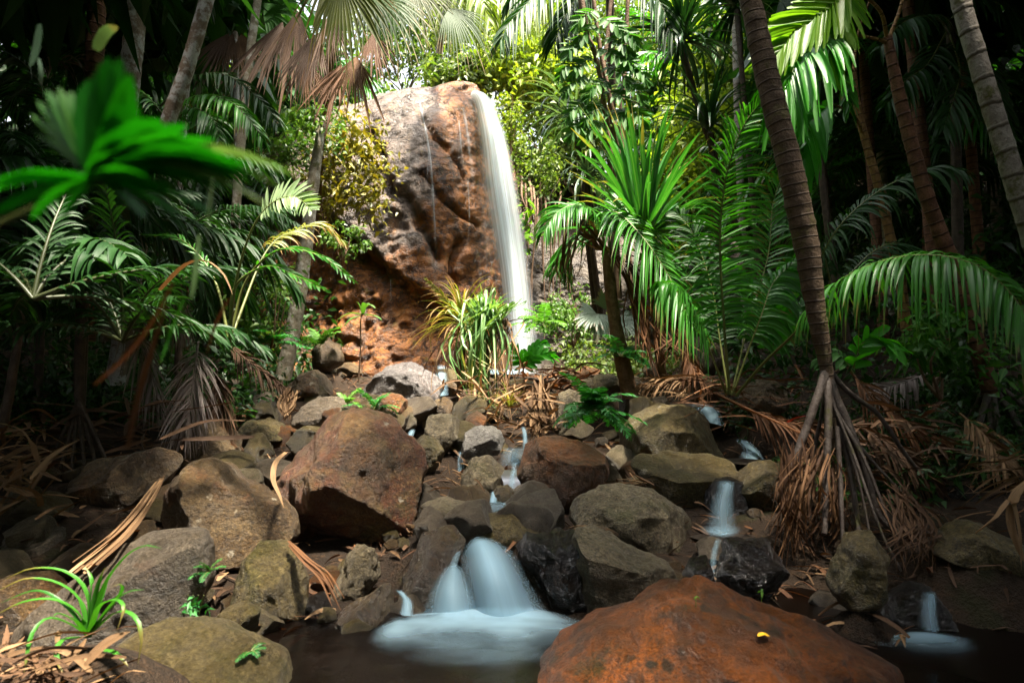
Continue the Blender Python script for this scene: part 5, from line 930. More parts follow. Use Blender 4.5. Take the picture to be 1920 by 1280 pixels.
# --- left bank fronds
t = thing("feather_palm", "palm with pale glinting combed fronds left of the cliff shrubs", "palm", P(300, 480, 6.9))
for pts in [[(310,215,7.2),(370,180,7),(430,190,6.8),(475,235,6.7),(490,260,6.7)],[(320,235,7),(345,212,6.8),(372,205,6.7),(400,225,6.6),(412,260,6.5)],[(300,200,7.4),(350,150,7.3),(420,140,7.2),(490,190,7.1),(520,235,7)],[(310,220,7.2),(260,170,7),(210,190,6.9),(180,240,6.8)],[(300,250,7),(330,300,6.8),(370,330,6.6),(410,390,6.5)]]:
    frond_part(t, pts, LEAF2('leaf' if pts[0][0] > 305 else 'leafdark'), n=38, L=.40, W=.016, N=(0,-.6,1), droop=.65)
trunk_part(t, [(300,480,7.0),(302,360,7.0),(308,215,7.1)], [.05,.045,.04], M['rootdark'], 20, 8)
t = thing("feather_palm", "young palm with a half fan frond coloured pale for its sheen before the yellow shrub", "palm", P(430, 640, 3.7))
frond_part(t, [(430,640,3.7),(440,540,3.6),(468,440,3.5),(505,385,3.4),(550,368,3.35),(582,392,3.3)], [M['paleleaf'], M['stem']], n=22, L=.16, W=.011, N=(-.2,-1,.6), a0=75, a1=40, droop=.1, start=.68)  # pale leaf colour stands for a blue-white sheen
for pts in [[(430,640,3.7),(460,530,3.7),(520,470,3.6),(600,480,3.5),(660,525,3.4)],[(430,640,3.7),(440,540,3.6),(500,500,3.4),(560,520,3.3),(610,545,3.2)],[(430,640,3.7),(400,520,3.8),(340,450,3.9),(270,440,4.0)]]:
    frond_part(t, pts, LEAF2('leaf', 'stem'), n=22, L=.12, W=.008, N=(0,-.4,1), a0=30, a1=18, droop=.2, start=.4)
frond_part(t, [(430,640,3.7),(500,470,4.2),(560,430,4.6),(600,420,4.8),(640,450,4.9)], LEAF2('clumpyel', 'stem'), n=30, L=.22, W=.010, N=(0,-.5,1), droop=.6, start=.5)  # yellow leaf colour stands for light on these frond tips
t = thing("strap_palm", "dark spiky palm with long strap leaflets filling the shaded bank", "palm", P(240, 720, 3.4))
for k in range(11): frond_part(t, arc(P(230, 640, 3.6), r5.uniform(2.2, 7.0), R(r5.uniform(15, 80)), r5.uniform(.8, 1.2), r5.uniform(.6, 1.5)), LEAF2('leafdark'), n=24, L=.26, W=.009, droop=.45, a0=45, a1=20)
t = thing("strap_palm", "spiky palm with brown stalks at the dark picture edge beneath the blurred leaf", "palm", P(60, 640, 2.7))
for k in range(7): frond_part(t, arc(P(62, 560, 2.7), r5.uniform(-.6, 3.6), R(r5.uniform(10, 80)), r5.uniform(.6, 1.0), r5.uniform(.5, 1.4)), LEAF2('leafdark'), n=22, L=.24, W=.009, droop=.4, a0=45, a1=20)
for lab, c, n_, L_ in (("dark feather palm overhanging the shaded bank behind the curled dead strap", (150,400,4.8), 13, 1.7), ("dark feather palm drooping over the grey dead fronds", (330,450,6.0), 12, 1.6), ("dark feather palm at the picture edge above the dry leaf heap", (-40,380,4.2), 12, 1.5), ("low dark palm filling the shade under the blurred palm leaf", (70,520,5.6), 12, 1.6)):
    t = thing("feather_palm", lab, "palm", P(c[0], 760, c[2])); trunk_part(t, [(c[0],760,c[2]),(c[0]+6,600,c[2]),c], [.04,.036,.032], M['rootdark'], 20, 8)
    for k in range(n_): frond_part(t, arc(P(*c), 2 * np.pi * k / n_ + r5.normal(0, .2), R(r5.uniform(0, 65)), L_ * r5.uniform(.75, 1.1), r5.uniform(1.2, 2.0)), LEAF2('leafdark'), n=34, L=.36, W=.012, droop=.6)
# dead fronds hanging on the left
def dead(lab, pts, mat, n=34, L=.4, W=.012, N=(0,-1,.2), **kw):
    k = dict(a0=38, a1=12, droop=.6, start=.12, jit=.25, fold=.6); k.update(kw)
    mb = MB(); frond(mb, PL(*pts), n=n, L=L, W=W, N=N, mr=0, **k); o = mb.build("dead_frond", M[mat], None, P(*pts[0])); return tag(o, lab, "dead frond")
dead("grey dead frond hanging in a drooping tuft beside the oblong boulder", [(372,640,5.1),(366,690,4.95),(358,750,4.85),(350,800,4.8)], 'drygrey', n=62, L=.40, W=.0075, a0=52, jit=.45)
dead("grey brown dead frond half hidden behind the drooping grey tuft", [(405,690,5.4),(412,740,5.3),(420,790,5.2)], 'drydark', n=36, L=.36, W=.010)
dead("grey dead frond hanging vertically in the dark left of the drooping tuft", [(225,545,5.2),(250,610,5.1),(280,690,5.0),(300,760,4.9)], 'drygrey', n=36, L=.36, W=.010)
dead("pale dead frond tips glinting above the hanging grey frond", [(300,520,5.0),(330,560,4.95),(345,620,4.9)], 'drygrey', n=26, L=.3, W=.008)
dead("pale dead frond stalks standing in the dark behind the blurred pleated leaf", [(80,230,5.5),(95,130,5.5),(150,110,5.4)], 'drygrey', n=16, L=.4, W=.008)
dead("brown dead frond lying across the bank right of the grey tuft", [(420,640,6.2),(470,680,6.1),(520,720,6.0)], 'drydark', n=26, L=.3, W=.010, N=(0,-.3,1))
for lab, pts, mk, L_ in (("reddish dead palm frond lying on the slope behind the stilt roots", [(1590,690,5.1),(1640,750,4.9),(1700,795,4.75),(1765,825,4.6)], 'dryred', .38), ("dark dead frond lying across the lower side of the stilt roots", [(1560,790,4.7),(1620,805,4.6),(1690,850,4.4),(1750,895,4.3)], 'drydark', .34), ("grey dead frond spread below the dull torn leaf", [(1740,700,5.5),(1680,722,5.4),(1620,735,5.3)], 'drygrey', .32), ("pale dead frond lying between the rough trunk and the upright boulder frond", [(1330,735,6.6),(1270,712,6.6),(1205,722,6.6)], 'dry', .36), ("reddish dead frond lying under the stalks of the young palm", [(1390,765,5.3),(1460,790,5.1),(1540,800,4.9)], 'dryred', .36), ("pale brown dead frond hanging beside the roots of the shaded stilt palm", [(1800,775,4.6),(1845,815,4.4),(1885,870,4.2)], 'dry', .3), ("brown dead frond fallen at the foot of the big screw pine", [(1290,640,6.6),(1300,690,6.5),(1330,730,6.3)], 'dryred', .3)):
    dead(lab, pts, mk, n=40, L=L_, W=.010, N=(0, -.35, 1), a0=46, a1=18)
mb = MB(); straps(mb, [PL((300,545,2.6),(345,500,2.55),(385,490,2.5),(418,515,2.48),(436,552,2.46))], .013, fold=.5); tag(mb.build("dead_leaf", M['dry'], None, P(300,545,2.6)), "pale curled dead strap arching in front of the grey fronds", "dead leaf")
# soft focus plant close to the lens
t = thing("foreground_palm", "broad vivid green palm leaf blurred close to the lens", "palm", P(-160, 500, .46))
trunk_part(t, [(-160,500,.46),(20,410,.45),(183,340,.44)], [.003,.0025,.002], M['stem'], 12, 6, "leaf_stalk")
FC = (185, 338, .44)
def near_blades(tips, w, mk, nm, lift=.12):
    L_ = []
    for x, y, d in tips:
        mx, my = FC[0] + (x - FC[0]) * .55, FC[1] + (y - FC[1]) * .55 - lift * abs(x - FC[0]) * .5
        L_.append(PL((FC[0] + r5.normal(0, 6), FC[1] + r5.normal(0, 5), FC[2]), (mx, my, (FC[2] + d) / 2), (x, y, d)))
    strap_part(t, L_, w * r5.uniform(.8, 1.15, len(tips)), M[mk], nm, fold=.35, wp=[.35, .8, 1, .75, .1], rng=r5)
near_blades([(58,215,0.477),(70,190,0.477),(88,170,0.477),(110,165,0.477),(132,172,0.477),(150,190,0.470),(64,250,0.477)], .0080, 'stripe', "leaf_blade", 0)
near_blades([(480,330,.41),(420,290,.41),(360,260,.42),(310,350,.42),(260,300,.43),(250,250,.43)], .016, 'greenblur', "leaf_blade")
near_blades([(186,122,0.431),(205,108,0.431),(226,112,0.431),(244,140,0.431),(255,190,0.431),(168,150,0.439)], .0115, 'greenblur', "leaf_blade", 0)
near_blades([(300,225,0.424),(350,235,0.424),(400,262,0.416),(440,300,0.416),(455,335,0.416),(420,352,0.416),(380,340,0.416),(470,310,0.408),(330,300,0.424),(280,300,0.431)], .0125, 'greenblur', "leaf_blade")
near_blades([(395,400,0.416),(330,405,0.416),(270,410,0.424),(-20,350,0.416),(-70,375,0.416),(-10,405,0.424),(60,412,0.424),(120,415,0.431)], .0105, 'greenblur', "leaf_blade")
near_blades([(566,332,0.408),(508,388,0.408),(530,350,0.408)], .010, 'paleleaf', "leaf_tip", .25)
for lab, pts, w, mk in (("pale narrow leaf hanging blurred close to the lens", [(403,312,.55),(397,360,.55),(388,440,.55)], .0032, 'paleleaf'), ("upper blurred blue grey leaf tip in the dark corner", [(72,45,.95),(64,90,.95),(55,125,.95)], .012, 'pandgrey'), ("blurred blue green leaf tip before the thick pale trunk", [(180,95,.95),(200,62,.95),(220,50,.95)], .012, 'pandgrey'), ("small blurred grey leaf tip under the blue grey one", [(74,110,1.0),(78,135,1.0),(76,158,1.0)], .006, 'pandgrey'), ("blurred pale green blade pointing up beside the curled dead strap", [(372,440,.7),(366,500,.7),(358,560,.7)], .0045, 'paleleaf'), ("thin blurred green blade crossing the dark bank", [(345,560,.8),(322,620,.8),(300,680,.8)], .003, 'leaf')):
    mb = MB(); straps(mb, [PL(*pts)], w, fold=.2, wp=[.5, .9, 1, .8, .2]); tag(mb.build("leaf", M[mk], None, P(*pts[0])), lab, "leaf")
for lab, pts, w in (("upper blurred brown stalk hanging close to the lens", [(325,530,.6),(290,600,.6),(235,672,.6),(178,722,.6)], .0042), ("long blurred brown stalk hanging down to the boulder", [(312,572,.6),(285,650,.6),(258,740,.6),(238,840,.6)], .0040), ("short blurred brown leaf hanging before the grey tuft", [(430,560,.8),(405,610,.8),(390,660,.8)], .0045)):
    mb = MB(); straps(mb, [PL(*pts)], w, fold=.3, wp=[.5, .8, 1, .9, .5]); tag(mb.build("dead_leaf", M['dryred'], None, P(*pts[0])), lab, "dead leaf")

# --- shrubs
def shrub(name, lab, c, rad, n, nl, size, mk, stems=5, foot=None, up=.5, cat="shrub", spread=.33):
    c = P(*c); foot = np.array(foot) if foot is not None else c - Z * rad[2] * 1.2
    t = thing(name, lab, cat, foot); mb = MB(); leafset(mb, clumps(c, rad, n, nl, r5, spread), size, r5, up=up); part(mb, "foliage", M[mk], t)
    mb = MB()
    for k in range(stems):
        e = c + r5.normal(0, .45, 3) * np.asarray(rad); tube(mb, catmull([foot, (foot + e) / 2 + r5.normal(0, .1, 3) * np.asarray(rad), e], 14), np.linspace(.016, .005, 14) * (1 + rad[2] * .5), 5)
    part(mb, "branch", M['vine'], t); return t
shrub("shrub", "yellow leaved shrub lit against the cliff face", (655,312,11.2), (.90,.5,1.10), 62, 28, .15, 'shrubyel', foot=P(600,420,12))
shrub("shrub", "green small leaved shrub left of the yellow one", (560,265,11), (.85,.5,.75), 32, 28, .13, 'shrub', foot=P(585,420,11.5))
shrub("shrub", "dark glossy shrub in the shade below the leaning mossy trunk", (505,560,8.2), (.45,.5,.75), 24, 34, .11, 'shrub', up=.5)
shrub("shrub", "dark round leaved shrub beneath the arching frond", (1760,650,5.0), (.55,.4,.38), 22, 22, .12, 'climb', up=.6)
shrub("shrub", "dark round leaved shrub at the foot of the shaded stilt palm", (1840,690,5.4), (.5,.4,.45), 20, 22, .11, 'under', up=.6)
shrub("shrub", "fine leaved green shrub at the foot of the rock right of the waterfall", (1075,590,11.5), (.75,.5,.55), 28, 36, .11, 'shrub')
shrub("shrub", "sunlit ferny shrub tumbling beside the falling water", (1045,600,12.5), (.6,.5,.35), 20, 34, .10, 'fernyel')
shrub("shrub", "yellow green shrub on the bank behind the big screw pine", (1250,440,9.5), (.8,.6,.9), 30, 22, .18, 'leafyel')
shrub("shrub", "green shrub hanging over the rock rim right of the waterfall", (1000,330,16.3), (1.1,.6,1.1), 34, 34, .17, 'underwarm')
shrub("shrub", "dry straw coloured growth beside the waterfall lip", (958,240,16.8), (.6,.5,1.2), 24, 34, .15, 'bush')
shrub("shrub", "low green growth on the cliff ledge under the yellow shrub", (640,450,12.5), (.6,.4,.4), 16, 30, .13, 'shrub')
for lab, c, rad, mk in (("sunlit yellow green bush right behind the waterfall lip", (965,130,20), (1.6,1.2,1.3), 'bush'), ("sunlit bush standing above the grey green screw pine", (1040,150,19), (1.4,1.2,1.5), 'bush'), ("light green bush on the cliff top left of the waterfall lip", (845,150,20), (1.2,1.0,.8), 'underwarm'), ("pale tree crown behind the weeping palm", (900,60,23), (2.6,1.5,2.2), 'bush'), ("yellow green tree crown beyond the grey green screw pine", (1010,60,24), (2.6,1.6,2.0), 'bush'), ("yellow lit bush seen between the dark screw pines", (1335,290,15), (1.6,1.2,1.6), 'bush'), ("green tree crown behind the hanging fan leaves", (760,60,22), (2.6,1.5,2.0), 'underwarm'), ("bright bush seen left of the ringed palm top", (1370,170,17), (1.8,1.2,2.2), 'bush'), ("green tree crown behind the climber", (1130,70,21), (2.2,1.5,2.6), 'underwarm'), ("green crown high behind the dark screw pines", (1260,60,22), (2.6,1.5,2.4), 'bush'), ("bush on the slope above the hanging vines", (1080,250,18.5), (1.6,1.2,1.3), 'underwarm')):
    shrub("bush", lab, c, rad, 60, 60, .26, mk, 6, foot=P(c[0], c[1] + 120, c[2]), cat="bush", spread=.4)
# --- ferns and small plants
def fern(lab, c, n, L, mk='fern', el=(15, 75), az=(0, 360), name="fern", droop=(.7, 1.5)):
    b = P(*c); t = thing(name, lab, "fern", b)
    for k in range(n): frond_part(t, arc(b, R(r5.uniform(*az)), R(r5.uniform(*el)), L * r5.uniform(.7, 1.1), r5.uniform(*droop)), [M[mk], M['stem']], n=15, L=L * .26, W=L * .030, a0=80, a1=50, droop=.25, start=.15, r0=.004, K=4)
fern("large green fern spilling between the olive boulder and the dry leaves", (1112,770,5.0), 22, .46, el=(-5, 75))
fern("fern growing around the rough palm trunk", (1165,668,6.5), 14, .42, el=(0, 60))
fern("small fern perched on the olive boulder beside the grey dead frond", (462,722,7.0), 7, .30, 'fernyel', name="small_fern")
fern("small fern on the lower edge of that boulder near the rusty stone", (440,780,6.2), 7, .24, 'fernyel', name="small_fern")
fern("small fern behind the shoulder of the largest boulder", (650,758,6.2), 8, .26, 'fernyel', name="small_fern")
fern("small fern beside the rust topped boulder", (702,768,5.9), 8, .30, name="small_fern")
fern("bright ferny tuft under the waterfall side rock", (1020,610,11.5), 12, .7, 'fernyel')
fern("fern tuft on the mossy cliff foot", (600,650,10.5), 10, .6, 'fernyel')
fern("dark fern below the leaning mossy trunk", (500,650,8.2), 12, .6)
fern("small weed in the crack beside the square cut slab", (393,1072,2.75), 7, .09, name="small_fern")
fern("small weed at the waterline before the mossy slab", (470,1222,2.35), 5, .08, name="small_fern")
t = thing("weed", "upright leafy weed growing between the slab and the wedge stone", "weed", P(362, 1190, 2.6))
mb = MB(); leafset(mb, np.array([P(365 + r5.normal(0, 14), y, 2.6 + r5.normal(0, .04)) for y in r5.uniform(1115, 1190, 46)]), .055, r5, aspect=.3); part(mb, "foliage", M['fern'], t)
mb = MB()
for dx in (-14, -4, 6, 16): tube(mb, catmull(PL((362,1192,2.6),(364+dx*.6,1150,2.6),(366+dx,1115,2.58)), 10), .002, 4)
part(mb, "stem", M['stem'], t)
t = thing("sapling", "thin sapling with a whorl of pale leaves before the orange rock", "sapling", P(672, 715, 9.0))
trunk_part(t, [(672,715,9.0),(676,660,9.0),(676,600,9.0),(682,585,9.0)], [.014,.012,.01], M['vine'], 14, 5, "stem")
strap_part(t, [[(680,590,9),(690,572,9),(704,578,8.9)],[(680,590,9),(672,570,9),(668,566,9)],[(680,590,9),(700,592,8.9),(716,600,8.8)],[(680,590,9),(655,588,8.9),(632,600,8.8)],[(680,590,9),(684,570,8.8),(694,572,8.6)],[(680,592,9),(660,598,8.8),(645,612,8.7)]], .045, M['shrub'], "leaf", wp=[.3, .8, 1, .7, .05])
t = thing("palm_seedling", "bright green palm seedling before the waterfall foot", "palm", P(985, 705, 10.5))
pleat(t, [(985,690,10.5),(975,672,10.4),(965,660,10.4),(955,652,10.4)], LEAF2('leafvivid','stem'), n=9, L=.30, N=(.1,-1,.3))
pleat(t, [(985,690,10.5),(1000,672,10.4),(1015,664,10.4),(1032,668,10.4)], LEAF2('leafvivid','stem'), n=9, L=.28, N=(-.1,-1,.4))
pleat(t, [(985,690,10.5),(990,668,10.6),(1005,650,10.6),(1016,645,10.6)], LEAF2('leafvivid','stem'), n=8, L=.22, N=(-.1,-1,.4))
t = thing("fan_palm", "pale blurred round palm leaves behind the rough palm trunk", "palm", P(1125, 650, 9.0))
for c, ax, Rr in (((1120,590,8.8),(-.8,-.2,-.3),.42),((1125,588,8.8),(-.1,-.3,-.9),.42),((1160,600,8.8),(.8,-.2,-.3),.4),((1135,580,8.9),(.3,-.2,.8),.36)):
    mb = MB(); fan(mb, P(*c), ax, (0,-.8,.6), Rr, 18, 150, .85, .3, .2, r5); part(mb, "fan_leaf", M['pandgrey'], t)
t = thing("grass_tuft", "tuft of grass among the dry leaves right of the hanging straps", "grass", P(955, 760, 6.6))
mb = MB(); rosette(mb, P(955, 760, 6.6), 60, .30, .006, (10, 85), (.5, 1.8), rng=r5, K=8); part(mb, "blade", M['clumpyel'], t)
# blade plant in the corner
t = thing("blade_plant", "clump of arching green blades growing from dry straps beside the slab", "plant", P(165, 1200, 2.0))
B0 = (165, 1195, 2.0)
strap_part(t, [[B0,(185,1130,1.98),(205,1080,1.96),(222,1060,1.95)],[B0,(178,1120,2.0),(190,1080,2.0),(198,1062,2.0)],[B0,(190,1110,2.0),(230,1050,2.0),(268,1024,1.98),(302,1028,1.96)],[B0,(160,1110,2.02),(120,1072,2.02),(60,1066,2.0),(10,1085,1.98)],[B0,(150,1130,2.0),(110,1095,1.98),(50,1085,1.95),(-10,1110,1.92)],[B0,(145,1150,1.98),(100,1125,1.95),(40,1130,1.92),(-20,1160,1.9)],[B0,(215,1130,1.95),(240,1110,1.93),(270,1105,1.92)],[B0,(205,1140,1.95),(228,1110,1.92),(225,1095,1.9),(212,1098,1.88)],[B0,(215,1150,1.92),(250,1155,1.88),(264,1190,1.85),(258,1245,1.83)],[B0,(185,1140,1.94),(215,1125,1.9),(232,1140,1.86),(220,1180,1.84)],[B0,(130,1170,1.95),(90,1160,1.9),(60,1190,1.85),(45,1260,1.8)],[B0,(140,1165,1.92),(110,1150,1.88),(100,1155,1.85)],[B0,(195,1100,2.03),(215,1065,2.05),(215,1058,2.05)],[B0,(170,1130,2.0),(172,1085,2.02),(160,1062,2.04)],[(190,1220,1.9),(215,1225,1.86),(240,1248,1.84)],[B0,(120,1200,1.9),(105,1225,1.85),(118,1265,1.8)],[B0,(125,1140,2.0),(70,1108,2.0),(0,1130,1.98)]], .0095, M['leaf'], "blade", fold=.5, K=16, rng=r5, wp=[.8,1,.9,.6,.06])
# ------------------------------------------------------------ dry leaves
r6 = np.random.default_rng(66)
def lying(n, xr, yr, d, L, az=None, rise=(-.2, .3), curl=.15):
    "straps lying about inside a pixel window at a distance range"
    out = []
    for _ in range(n):
        b = P(r6.uniform(*xr), r6.uniform(*yr), r6.uniform(*d)); a = r6.uniform(0, 6.3) if az is None else r6.normal(az, .5); e = r6.uniform(*rise); l = L * r6.uniform(.5, 1.2)
        v = np.array([math.cos(a) * math.cos(e), math.sin(a) * math.cos(e), math.sin(e)]); s = r6.normal(0, curl, 3)
        out.append(np.array([b - v * l * .5, b + s * l * .4 + Z * l * curl * .4, b + v * l * .5]))
    return out
def bunch(lab, lines, W, mk, base, name="dead_leaf_bunch", twist=.7):
    mb = MB(); straps(mb, lines, W * r6.uniform(.6, 1.3, len(lines)), fold=.45, K=9, rng=r6, wp=[.5, 1, 1, .7, .15], twist=twist)
    return tag(mb.build(name, M[mk], None, P(*base)), lab, "dead leaves")
L_ = []
for _ in range(115):
    x0, y0 = r6.uniform(1500, 1580), r6.uniform(820, 930); d = r6.uniform(3.6, 3.95)
    x1 = 1528 + (x0 - 1540) * 1.5 + r6.normal(0, 30); L_.append(PL((x0, y0, d + .1), ((x0 + x1) / 2 + r6.normal(0, 16), y0 + 60, d + r6.normal(0, .06)), (x1, y0 + r6.uniform(40, 160), d - .03)))
bunch("brown dead leaf bunch hanging from the stilt roots above the pool", L_, .0075, 'bunch', (1550, 1000, 3.5))
L_ = [PL((1480 + r6.normal(0, 14), 850 + r6.normal(0, 16), 3.75), (1480 + r6.normal(0, 14), 930, 3.65), (1485 + r6.normal(0, 26), 980 + r6.uniform(0, 90), 3.6)) for _ in range(40)]
bunch("paler dead straps at the near side of the hanging bunch", L_, .007, 'bunch', (1475, 960, 3.5))
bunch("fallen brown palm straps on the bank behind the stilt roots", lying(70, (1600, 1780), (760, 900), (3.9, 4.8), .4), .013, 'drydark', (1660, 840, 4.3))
bunch("fallen reddish straps lying below the young palm", lying(70, (1280, 1500), (690, 800), (5.0, 6.2), .5), .010, 'dryred', (1400, 760, 5.6))
bunch("pale fallen straps beside the rough palm trunk", lying(46, (1200, 1320), (705, 745), (6.2, 7.4), .6, None, (-.1, .2)), .010, 'dry', (1260, 720, 6.8))
bunch("pale dry leaf heap beside the upright lichen covered boulder", [PL((1010 + r6.normal(0, 16), 735 + r6.normal(0, 18), 5.9), (1012 + r6.normal(0, 14), 775, 5.7), (1010 + r6.normal(0, 18), 800 + r6.uniform(0, 30), 5.6)) for _ in range(50)] + lying(30, (985, 1050), (740, 810), (5.5, 6), .3), .016, 'dry', (1012, 790, 5.7))
bunch("rusty fallen leaves heaped under the waterfall seedling", lying(90, (970, 1110), (690, 760), (6.6, 8.6), .5), .020, 'dryred', (1030, 735, 7.5))
bunch("pale dry straps fallen among the stones under the hanging green clump", lying(60, (820, 980), (715, 800), (6.0, 7.2), .5, None, (-.8, .8)), .012, 'dry', (900, 770, 6.5))
bunch("pale dry leaf tuft standing before the blue grey block", [PL((540 + r6.normal(0, 14), 735 + r6.normal(0, 8), 6.2), (538 + r6.normal(0, 8), 760, 6.1), (536 + r6.normal(0, 5), 778 + r6.uniform(0, 12), 6.0)) for _ in range(28)], .014, 'dry', (538, 780, 6.1))
bunch("dry tan strap heap at the dark bank beside the oblong boulder", lying(80, (-30, 110), (780, 975), (3.3, 4.2), .45, None, (-.3, .9)), .014, 'dry', (40, 900, 3.7))
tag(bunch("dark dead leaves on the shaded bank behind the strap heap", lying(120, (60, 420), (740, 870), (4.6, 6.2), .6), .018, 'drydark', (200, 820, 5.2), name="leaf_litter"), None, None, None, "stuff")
bunch("dry straps piled around the foot of the green blade plant", lying(34, (0, 230), (1195, 1300), (1.75, 2.05), .22, None, (-.1, .5)), .008, 'dry', (110, 1240, 1.9))
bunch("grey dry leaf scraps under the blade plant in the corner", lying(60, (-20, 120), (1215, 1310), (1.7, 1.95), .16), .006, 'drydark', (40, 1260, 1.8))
bunch("fallen straps hanging over the far side of the shaded pool", lying(26, (1820, 1940), (850, 930), (3.4, 3.9), .35, 2.2, (-.9, .1)), .009, 'dry', (1890, 920, 3.4))
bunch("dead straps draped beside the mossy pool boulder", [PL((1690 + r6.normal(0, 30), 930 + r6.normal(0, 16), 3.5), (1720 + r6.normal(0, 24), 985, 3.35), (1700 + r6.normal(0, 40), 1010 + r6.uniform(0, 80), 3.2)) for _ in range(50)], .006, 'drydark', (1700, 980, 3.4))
bunch("few dry straws resting between the grey stones of the trickle", lying(24, (800, 905), (870, 950), (4.2, 4.7), .22, None, (-.9, .9)), .007, 'dry', (850, 920, 4.4))
bunch("dry straws tucked beneath the flat topped olive block", lying(22, (1150, 1230), (890, 930), (4.1, 4.5), .3, None, (-.2, .6)), .006, 'dry', (1190, 910, 4.3))
def one(name, lab, cat, pts, w, mk, **kw):
    mb = MB(); ln = [PL(*pts)]; ws = [w]
    if name in ('dead_leaf_sheath', 'palm_stalk'):      # a torn sheath: fibrous strips lying along each other
        dirv = unit(ln[0][-1] - ln[0][0]); sd = unit(np.cross(dirv, Z)); u = np.linspace(0, 1, len(pts))[:, None]
        for k in range(9): ln.append(ln[0] + sd * r6.normal(0, w * .55) * (.5 + u * r6.uniform(.3, 1.3)) + Z * r6.uniform(-.3, .8) * w * u + dirv * r6.normal(0, .03)); ws.append(w * r6.uniform(.12, .4))
        ws[0] = w * .6
    straps(mb, ln, np.array(ws), fold=kw.pop('fold', .4), K=14, rng=r6, twist=.35 if len(ln) > 1 else 0, **kw); return tag(mb.build(name, M[mk], None, P(*pts[0])), lab, cat)
one("dead_leaf_sheath", "broad tan leaf sheath leaning between the oblong and the wide brown boulder", "dead leaf", [(302,900,3.35),(268,955,3.1),(225,1010,2.85),(160,1068,2.6)], .042, 'dry', wp=[.25, .7, 1, .8, .6])
one("dead_leaf_sheath", "brown leaf sheath slanting down to the pool beside the upright boulder", "dead leaf", [(545,1022,3.05),(578,1058,2.95),(608,1085,2.9),(634,1135,2.82)], .022, 'dryred', wp=[.7, 1, .9, .6, .1])
one("dead_leaf", "narrow pale dead strap bent over the shoulder of the largest boulder", "dead leaf", [(537,848,3.62),(517,868,3.45),(512,900,3.35),(524,930,3.28),(532,952,3.25)], .017, 'dry')
one("dead_leaf_sheath", "short tan leaf sheath resting behind the grey brown boulder", "dead leaf", [(1076,992,3.25),(1096,987,3.22),(1118,990,3.2),(1140,1000,3.2)], .02, 'dry')
one("palm_stalk", "long reddish dead palm stalk lying under the young palm", "dead stalk", [(1345,742,5.2),(1400,768,5.05),(1450,790,4.9),(1505,815,4.75)], .035, 'dryred', fold=.8, wp=[1, 1, .8, .6, .4])
one("dead_leaf", "curled pale dead strap draped over the mossy pool boulder edge", "dead leaf", [(1830,1000,2.95),(1870,970,2.9),(1895,940,2.9),(1910,1000,2.85),(1915,1070,2.85)], .018, 'dry')
one("dead_leaf", "thick curled tan strap at the dark right picture edge", "dead leaf", [(1935,900,2.9),(1905,935,2.9),(1900,985,2.88),(1925,1060,2.85)], .03, 'dry')
one("dead_leaf", "red dead leaf standing out on the bank behind the stilt roots", "dead leaf", [(1478,792,4.6),(1495,784,4.55),(1512,780,4.5)], .03, 'red')
one("dead_leaf", "flat tan strap lying across the tip of the hanging leaf bunch", "dead leaf", [(1530,1076,3.2),(1552,1078,3.2),(1572,1076,3.2)], .014, 'dry')
one("fallen_branch", "dark stick lying among the leaves under the waterfall", "stick", [(960,745,7.8),(1000,722,7.8),(1060,700,7.8)], .03, 'drydark', fold=1)
mb = MB(); tube(mb, catmull([P(764,985,3.33), P(769,986,3.27), P(774,987,3.21)], 6), .012, 12); tag(mb.build("cane_piece", M['dry'], None, P(769, 986, 3.27)), "short pale cut cane end wedged beside the brown slab", "cane")
BV_R = bvh(ROCKS["rust red boulder with a yellow leaf on top in the dark pool"])
c = hit(BV_R, 1432, 1194, .012, 2.1); mb = MB(); fan_pts = [c + np.array([-.022, 0, .004]), c + np.array([0, .004, .010]), c + np.array([.022, 0, .003])]
straps(mb, [np.array(fan_pts)], .012, fold=.15, K=9, wp=[.2, .8, 1, .8, .05]); tag(mb.build("fallen_leaf", M['yellow'], None, c), "small yellow leaf fallen on the rust red boulder", "leaf")
for x, y, lab in ((1305, 1138, "tiny seedling sprouting on the rust red boulder near its ridge"), (1428, 1128, "tiny seedling sprouting behind the yellow leaf")):
    c = hit(BV_R, x, y, .0, 2.2); mb = MB(); tube(mb, np.array([c, c + Z * .02, c + Z * .04]), .0012, 4); leafset(mb, np.repeat([c + Z * .04], 5, 0), .018, r6, aspect=.5)
    tag(mb.build("seedling", M['fernyel'], None, c), lab, "seedling")
